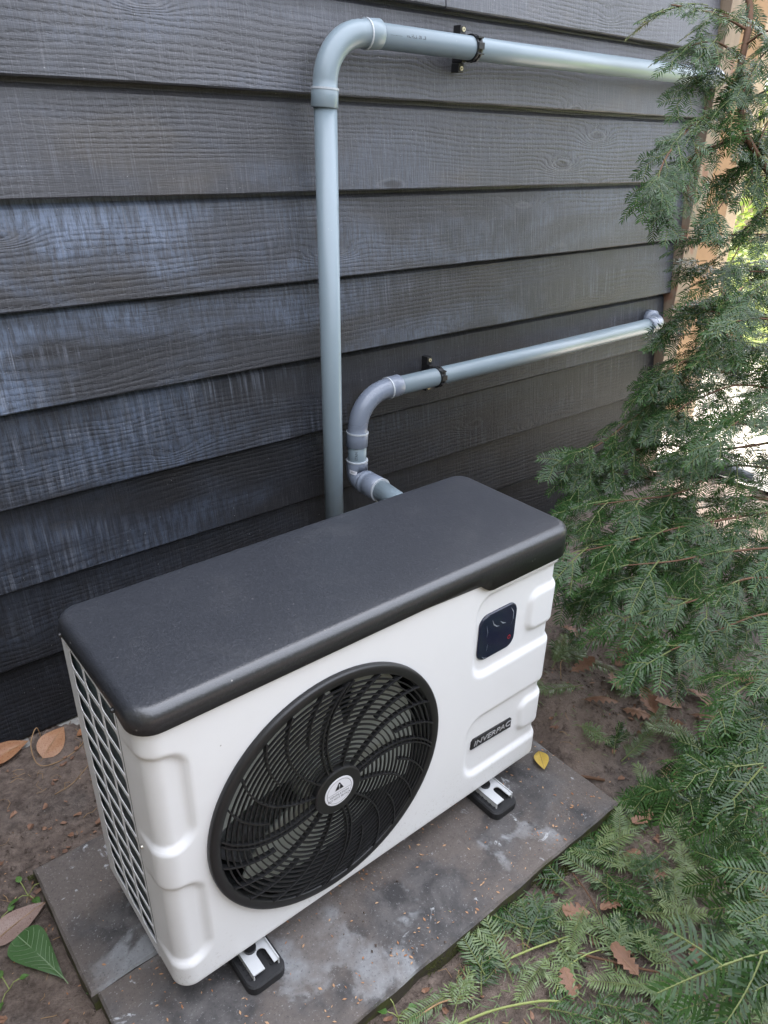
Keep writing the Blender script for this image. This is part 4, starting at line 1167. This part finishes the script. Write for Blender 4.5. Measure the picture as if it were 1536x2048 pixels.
single('fallen_leaf', leaf_mesh('fallen_leaf', ell(12, .6, .31), 'dryleaf', .35, .2, 8, vein='straw'), .005, .722, -.078, radians(42), (.35, -.1), .092, 'broad pale brown leaf with a curled edge by the wall footing')
single('fallen_leaf', leaf_mesh('fallen_leaf', ell(12, .7, .2), 'dryleaf', .5, .4, 18, vein='straw'), .085, .745, -.078, radians(-8), (.2, -.1), .055, 'small brown curled leaf behind the grille corner by the wall footing')
single('fallen_leaf', leaf_mesh('fallen_leaf', ell(12, .7, .25), 'pinkleaf', .2, .15, 9, vein='straw'), -.205, .335, -.082, radians(12), (.1, -.05), .105, 'faded pinkish brown leaf with a yellow tip left of the slabs')
obo = [(0, .006), (.08, .03), (.2, .075), (.35, .13), (.5, .185), (.62, .225), (.74, .25), (.84, .24), (.92, .19), (.97, .12), (1, .01)]
single('green_leaf', leaf_mesh('green_leaf', obo, 'greenleaf', .15, .25, 4, vein='vein'), -.125, .198, -.080, radians(108), (-.15, -.06), .125, 'large spoon shaped green leaf lying on the soil left of the slabs')

# ---- small weeds left of the slabs
def weed(x, y, n, h, seed, label):
    r = random.Random(seed); z = soil_z(x, y)
    T_ = thing('weed', label, 'weed', (x, y, z))
    for k in range(n):
        a = 2*pi*k/n+r.uniform(-.4, .4); l = h*r.uniform(.7, 1.3)
        tip = Vector((x+cos(a)*l*.8, y+sin(a)*l*.8, z+l*r.uniform(.3, .8)))
        part('stem', tube([(x, y, z), ((x+tip.x)/2, (y+tip.y)/2, tip.z*.9+z*.1), tuple(tip)], .0009, 5), 'stalk', T_)
        o = link('leaf', WLEAF[k % 2], T_); sc = h*r.uniform(.55, .85)
        mm = orient(Vector((cos(a), sin(a), r.uniform(-.3, .1))), Vector((0, 0, 1)), r.uniform(-.5, .5)).to_4x4() @ Matrix.Scale(sc, 4)
        mm.translation = tip-Vector((x, y, z)); o.matrix_basis = mm
MAT['weed'] = leafmat('fresh_weed_leaf', (.06, .15, .03), (.11, .24, .05), .45, .28)
WLEAF = [leaf_mesh('leaf', [(t, w*(1+.18*(i % 2))) for i, (t, w) in enumerate(ell(10, .7, .30))], 'weed', .3, .2, s, vein='vein') for s in range(2)]
weed(-.125, .395, 4, .030, 1, 'small fresh green weed growing at the back left corner of the slabs')
weed(-.185, .372, 4, .024, 2, 'small ragged green weed beside the faded pinkish leaf')
weed(.272, -.196, 5, .030, 4, 'small green weed growing against the front edge of the slab')
weed(-.082, .142, 2, .016, 5, 'tiny green seedling in the soil beside the slab joint')
weed(-.20, .245, 3, .028, 7, 'small grey green weed touching the spoon shaped leaf')

# ---- stalks and twigs on the soil
def stick(name, pts, r0_, r1, mat, label, cat):
    org = Vector(pts[0]); P = spline(pts, 6); n = len(P)
    v, f = tube([p-org for p in P], [r0_+(r1-r0_)*i/(n-1) for i in range(n)], 6)
    return tag(link(name, mesh(name, v, f, mat, True), None, org), label, cat)
def g3(x, y, dz=.006): return (x, y, soil_z(x, y)+dz)
stick('plant_stalk', [g3(.215, -.255, .004), g3(.29, -.262, .016), g3(.38, -.285, .022), g3(.46, -.325, .018), g3(.50, -.352, .012)], .0024, .0020, 'stalk', 'long pale green stalk arching over the soil in front of the slab', 'stalk')
stick('plant_stalk', [g3(.235, -.215, .004), g3(.29, -.220, .012), g3(.34, -.228, .014), g3(.39, -.252, .010)], .0018, .0014, 'straw', 'thin yellowish stalk lying parallel to the slab edge', 'stalk')
stick('plant_stalk', [g3(.47, -.24, .006), g3(.53, -.262, .016), g3(.60, -.285, .014)], .0022, .0016, 'stalk', 'thick green stalk end beside the veined ivy leaves', 'stalk')
stick('plant_stalk', [g3(.48, -.34, .010), g3(.54, -.32, .02), g3(.60, -.33, .02), g3(.66, -.36, .014)], .0016, .0012, 'stalk', 'slender green stalk crossing the yew clippings', 'stalk')
stick('dry_twig', [g3(.70, -.21, .02), g3(.68, -.27, .024), g3(.645, -.33, .018), g3(.60, -.385, .016)], .0017, .0013, 'bark', 'thin red brown twig lying from the slab corner across the clippings', 'twig')
stick('dry_twig', [g3(.56, -.285, .014), g3(.60, -.345, .020), g3(.65, -.41, .018), g3(.70, -.47, .02)], .0028, .002, 'bark', 'stout grey brown twig lying among yew clippings', 'twig')
stick('dry_twig', [g3(.905, -.06, .012), g3(.925, -.085, .012), g3(.95, -.105, .006)], .0042, .0036, 'bark', 'short snapped brown twig at the right end of the slab', 'twig')
stick('dry_twig', [g3(1.18, .19), g3(1.13, .17, .02), g3(1.08, .13, .008)], .0012, .0010, 'straw', 'thin orange twig on the soil right of the casing', 'twig')
stick('grass_stalk', [(.018, .775, -.085), (.012, .765, -.03), (-.012, .735, -.045), (-.012, .70, -.075), (.02, .69, -.083), (.07, .70, -.083), (.10, .72, -.078)], .0013, .0010, 'straw', 'pale dry stalk looping over the broad brown leaf', 'stalk')
stick('dry_twig', [g3(-.01, .60, .002), g3(.03, .605, .004), g3(.075, .635, .004)], .0009, .0007, 'straw', 'thin dry twig on bare soil behind the grille', 'twig')
stick('dry_twig', [g3(-.20, .145, .004), g3(-.165, .135, .006), g3(-.145, .105, .003)], .0013, .0008, 'straw', 'orange brown twig on the soil below the spoon shaped leaf', 'twig')

# ---- litter that nobody could count: bud scales, chips, needles, moss
def scatter(name, mat, pts, smin, smax, seed, mats2=None, asp=.4, thick=False):
    r = random.Random(seed); V, F, T = [], [], []
    for (x, y, z) in pts:
        s_ = r.uniform(smin, smax); a = r.uniform(0, 6.3); c, d = cos(a), sin(a); w = s_*asp*r.uniform(.6, 1.3)
        b = len(V); zz = r.uniform(.2, .6)*s_
        for (px, py, pz) in ((-s_, 0, .0006), (0, -w, .001), (s_, 0, zz*.6), (0, w, .001), (0, 0, zz*.5)):
            V.append((x+px*c-py*d, y+px*d+py*c, z+pz))
        t = r.random(); T += [t]*5
        F += [(b, b+1, b+4), (b+1, b+2, b+4), (b+2, b+3, b+4), (b+3, b, b+4)]
    o = link(name, mesh(name, V, F, mat, False, None, T)); o['kind'] = 'stuff'; o['label'] = {'bud_scales': 'orange brown bud scales and chips scattered over slabs and soil', 'dust_chips': 'tiny pale chips scattered over slabs and soil'}.get(name, name.replace('_', ' '))
    o['category'] = 'litter'; return o
RS = random.Random(77)
def top(x, y):
    if -.089 < x < .893 and -.171 < y < .119 or -.1 < x < .96 and .1275 < y < .413: return max(ZS+.0012, soil_z(x, y))
    return soil_z(x, y)
pts = []
while len(pts) < 950:
    if RS.random() < .5: x, y = RS.uniform(-.09, .9), RS.uniform(-.17, .12)
    else: x, y = RS.uniform(-.4, 1.3), RS.uniform(-.6, .76)
    if abs(y+.17) < .006 or (RS.random() < .85 and nz(x, y, 2, 9) < .02): continue
    pts.append((x, y, top(x, y)))
scatter('bud_scales', 'debris', pts, .0008, .0044, 3)
pts = [(x, y, top(x, y)) for x, y in [(RS.uniform(-.3, 1.2), RS.uniform(-.5, .6)) for _ in range(420)]]
scatter('dust_chips', 'concrete', pts, .0006, .0016, 4, asp=.7)
# crumbs of earth and grit
def crumbs():
    V, F = [], []
    n = 0
    while n < 6500:
        x, y = RS.uniform(-.5, 1.35), RS.uniform(-.62, .78)
        onslab = -.1 < x < .95 and -.175 < y < .415
        if onslab and not (RS.random() < .12 and nz(x, y, 4, 6) > .0): continue
        if nz(x, y, 6, 5) < -.25: continue
        n += 1; s_ = (.0009+.0056*RS.random()**2.2)*(.5 if onslab else 1); z = top(x, y); b = len(V)
        for d in ((1, 0, 0), (-1, 0, 0), (0, 1, 0), (0, -1, 0), (0, 0, 1), (0, 0, -.6)):
            k = s_*RS.uniform(.6, 1.25); V.append((x+d[0]*k+RS.uniform(-.3, .3)*s_, y+d[1]*k+RS.uniform(-.3, .3)*s_, z+d[2]*k*.8+s_*.2))
        F.extend([(b, b+2, b+4), (b+2, b+1, b+4), (b+1, b+3, b+4), (b+3, b, b+4), (b+2, b, b+5), (b+1, b+2, b+5), (b+3, b+1, b+5), (b, b+3, b+5)])
    o = link('soil_crumbs', mesh('soil_crumbs', V, F, 'soil')); o['kind'] = 'stuff'
crumbs()
# loose needles on the bed
def loose():
    V, F, T = [], [], []
    for _ in range(2600):
        x = RS.uniform(.2, 1.35); y = RS.uniform(-.62, -.18) if RS.random() < .75 else RS.uniform(-.2, .4)
        if y > -.2 and x < .95: continue
        if x-.8*(-.19-y) < .16: continue
        a = RS.uniform(0, 6.3); l = RS.uniform(.006, .011); w = .0011; z = soil_z(x, y)+RS.uniform(.001, .012)
        c, s_ = cos(a), sin(a); b = len(V); tl = RS.uniform(-.004, .004)
        V.extend([(x-c*l-s_*w*.4, y-s_*l+c*w*.4, z-tl), (x-c*l+s_*w*.4, y-s_*l-c*w*.4, z-tl), (x+s_*w, y-c*w, z+.001), (x-s_*w, y+c*w, z+.001), (x+c*l, y+s_*l, z+tl)])
        F.extend([(b, b+1, b+2, b+3), (b+3, b+2, b+4)]); T.extend([RS.random()]*5)
    o = link('loose_needles', mesh('loose_needles', V, F, 'yewcut', False, None, T)); o['kind'] = 'stuff'
loose()
def fragments():
    V, F, T = [], [], []
    for _ in range(420):
        if RS.random() < .45: x, y = RS.uniform(-.45, .12), RS.uniform(.10, .78)
        else: x, y = RS.uniform(.25, 1.4), RS.uniform(-.6, .3)
        if -.1 < x < .92 and -.18 < y < .42: continue
        s_ = RS.uniform(.004, .013); a = RS.uniform(0, 6.3); c, d = cos(a), sin(a); z = soil_z(x, y)+.002; b = len(V); n = 6
        V.append((x, y, z+RS.uniform(-.001, .004)))
        for k in range(n):
            q_ = 2*pi*k/n; rr2 = s_*RS.uniform(.35, 1.1); px, py = rr2*cos(q_), rr2*.6*sin(q_)
            V.append((x+px*c-py*d, y+px*d+py*c, z+RS.uniform(0, .5)*s_))
        F.extend([(b, b+1+k, b+1+(k+1) % n) for k in range(n)]); t = RS.random(); T.extend([t]*(n+1))
    o = link('leaf_fragments', mesh('leaf_fragments', V, F, 'oak', False, None, T)); o['kind'] = 'stuff'
fragments()
def roots():
    vf = []
    for _ in range(150):
        if RS.random() < .5: x, y = RS.uniform(-.45, .1), RS.uniform(.05, .77)
        else: x, y = RS.uniform(.3, 1.4), RS.uniform(-.6, .2)
        if -.11 < x < .93 and -.19 < y < .43: continue
        a = RS.uniform(0, 6.3); P_ = []; l = RS.uniform(.004, .012)
        for k in range(RS.randint(3, 6)):
            P_.append((x, y, soil_z(x, y)+.0015+RS.uniform(0, .003))); x += cos(a)*l; y += sin(a)*l; a += RS.uniform(-.7, .7)
        vf.append(tube(P_, RS.uniform(.0003, .0009), 4, False))
    v, f = join(*vf); o = link('root_bits', mesh('root_bits', v, f, 'straw')); o['kind'] = 'stuff'
roots()
def mossy():
    V, F, T = [], [], []
    def blade(x, y, z, h):
        a = RS.uniform(0, 6.3); w = h*.16; b = len(V)
        V.extend([(x-cos(a)*w, y-sin(a)*w, z), (x+cos(a)*w, y+sin(a)*w, z), (x+RS.uniform(-.6, .6)*h, y+RS.uniform(-.7, .4)*h, z+h*RS.uniform(.3, 1))])
        F.append((b, b+1, b+2)); T.extend([RS.random()]*3)
    for _ in range(5200):
        x = RS.uniform(-.05, .86); k = nz(x, 3, 0, 6)+.35*nz(x, 8, 0, 25)
        if k < .02: continue
        z = RS.uniform(-.093, -.064); blade(x, -.176-.004*RS.random(), z, RS.uniform(.002, .006))
    for _ in range(2600):
        x = RS.uniform(.2, .75); k = nz(x, 5, 0, 8)
        if k < .05: continue
        y = -.178-.02*RS.random(); blade(x, y, soil_z(x, y), RS.uniform(.004, .013))
    for _ in range(900):
        x = RS.uniform(-.115, .0); y = .418+.014*RS.random(); blade(x, y, soil_z(x, y)+.006, RS.uniform(.003, .009))
    o = link('moss', mesh('moss', V, F, 'moss', False, None, T)); o['kind'] = 'stuff'
mossy()
def strawy():
    vf = []
    for _ in range(70):
        x = RS.gauss(.455, .035); y = -.198-abs(RS.gauss(0, .018)); a = RS.uniform(0, 6.3); l = RS.uniform(.012, .035)
        z = soil_z(x, y)+.004
        vf.append(tube([(x, y, z), (x+cos(a)*l*.5, y+sin(a)*l*.5, z+RS.uniform(.004, .016)), (x+cos(a+.3)*l, y+sin(a+.3)*l, z+RS.uniform(0, .008))], RS.uniform(.0004, .0009), 4, False))
    for _ in range(60):
        x = RS.uniform(-.25, .1); y = RS.uniform(.60, .76) if RS.random() < .6 else RS.uniform(.3, .42)
        if x > -.11 and y < .45: continue
        a = RS.uniform(0, 6.3); l = RS.uniform(.01, .04); z = soil_z(x, y)+.003
        vf.append(tube([(x, y, z), (x+cos(a)*l*.5, y+sin(a)*l*.5, z+RS.uniform(.001, .010)), (x+cos(a+.5)*l, y+sin(a+.5)*l, z)], RS.uniform(.0003, .0007), 4, False))
    v, f = join(*vf)
    o = link('dry_grass', mesh('dry_grass', v, f, 'straw')); o['kind'] = 'stuff'
strawy()

# ---- beyond the corner: dark drain pipe, timber fence, sunlit shrubs
o = link('drain_pipe', mesh('drain_pipe', *tube([(-.16, .13, .02), (-.02, .02, .03), (.10, -.12, .02), (.14, -.24, -.01)], .035, 18), 'darkpipe', True), None, (2.68, .74, -.075)); tag(o, 'dark drain pipe lying on the ground by the corner of the timber wall', 'pipe')
def shrub(x, y, z0, rx, ry, rz, n, seed, mat, label, leaf=.05):
    r = random.Random(seed); T_ = thing('garden_shrub', label, 'shrub', (x, y, z0))
    V, F, T = [], [], []
    for _ in range(n):
        a = r.uniform(0, 6.3); b_ = r.uniform(-.3, 1); rad = r.uniform(.55, 1)**.5*(1+.25*nz(a*2, b_*2, seed))
        c = Vector((x+rx*rad*cos(a)*sqrt(max(0, 1-b_*b_)), y+ry*rad*sin(a)*sqrt(max(0, 1-b_*b_)), z0+rz*(.35+.65*b_*rad)))
        d = Vector((r.uniform(-1, 1), r.uniform(-1, 1), r.uniform(-.6, .6))).normalized(); u = d.cross(Vector((r.uniform(-1, 1), r.uniform(-1, 1), 1))).normalized()
        l = leaf*r.uniform(.6, 1.3); k = len(V); t = r.random()
        V += [c, c+d*l*.5+u*l*.28, c+d*l, c+d*l*.5-u*l*.28]; F += [(k, k+1, k+2, k+3)]; T += [t]*4
    part('foliage', (V, F), mat, T_, tint=T)
    part('trunk', join(*[tube([(x+r.uniform(-.1, .1), y+r.uniform(-.1, .1), z0-.05), (x+r.uniform(-.3, .3)*rx, y+r.uniform(-.3, .3)*ry, z0+rz*.5), (x+r.uniform(-.7, .7)*rx, y+r.uniform(-.7, .7)*ry, z0+rz*.85)], [.03, .02, .008], 6) for _ in range(5)]), 'bark', T_)
shrub(6.0, 3.2, -.08, 1.0, .9, 1.3, 2600, 1, 'hedge', 'bright yellow green shrub in the sunlit garden past the wall corner', .07)
shrub(7.6, 1.4, -.08, 1.1, 1.0, 1.1, 2600, 2, 'hedge', 'sunlit rounded shrub glimpsed low between the yew branches', .07)
shrub(9.5, 5.0, -.08, 1.6, 1.5, 2.4, 3200, 3, 'hedge', 'tall sunlit shrub standing furthest away in the garden', .10)
shrub(5.4, .4, -.08, .5, .5, .55, 1500, 4, 'hedge', 'small sunlit shrub at the edge of the gravel behind the yews', .05)
shrub(4.35, 1.45, -.08, .55, .45, .7, 1500, 5, 'hedge', 'loose yellow green bush right behind the corner board of the wall', .05)
shrub(5.1, 2.3, -.08, .7, .6, .9, 1800, 6, 'hedge', 'leafy sunlit bush beside the gravel between two larger shrubs', .055)
FN = thing('garden_fence', 'pale sunlit timber fence far behind the yew at the upper right', 'fence', (9.0, 7.5, -.09))
dvec = Vector((.72, -.69, 0)); 
for k in range(26):
    p = Vector((6.2, 9.2, -.05))+dvec*.27*k; q = p+dvec*.25; n_ = Vector((dvec.y, -dvec.x, 0))*.02
    V = [p-n_, q-n_, q+n_, p+n_]; V = V+[v+Vector((0, 0, 1.9)) for v in V]
    part('board', (V, [(0, 1, 2, 3), (4, 5, 6, 7), (0, 1, 5, 4), (1, 2, 6, 5), (2, 3, 7, 6), (3, 0, 4, 7)]), 'fence', FN)
PO = thing('garden_arch', 'honey coloured timber frame with a slanting brace behind the top of the yew', 'timber frame', (3.15, 1.05, -.09))
part('post', box(3.10, 3.20, 1.0, 1.1, -.09, 2.6, .004), 'fence', PO)
part('post', box(4.60, 4.70, 1.0, 1.1, -.09, 2.6, .004), 'fence', PO)
part('beam', box(2.9, 4.9, 1.02, 1.08, 2.603, 2.75, .004), 'fence', PO)
bv = tube([(3.20, 1.05, 1.75), (3.75, 1.05, 2.60)], .035, 4); part('brace', bv, 'fence', PO)
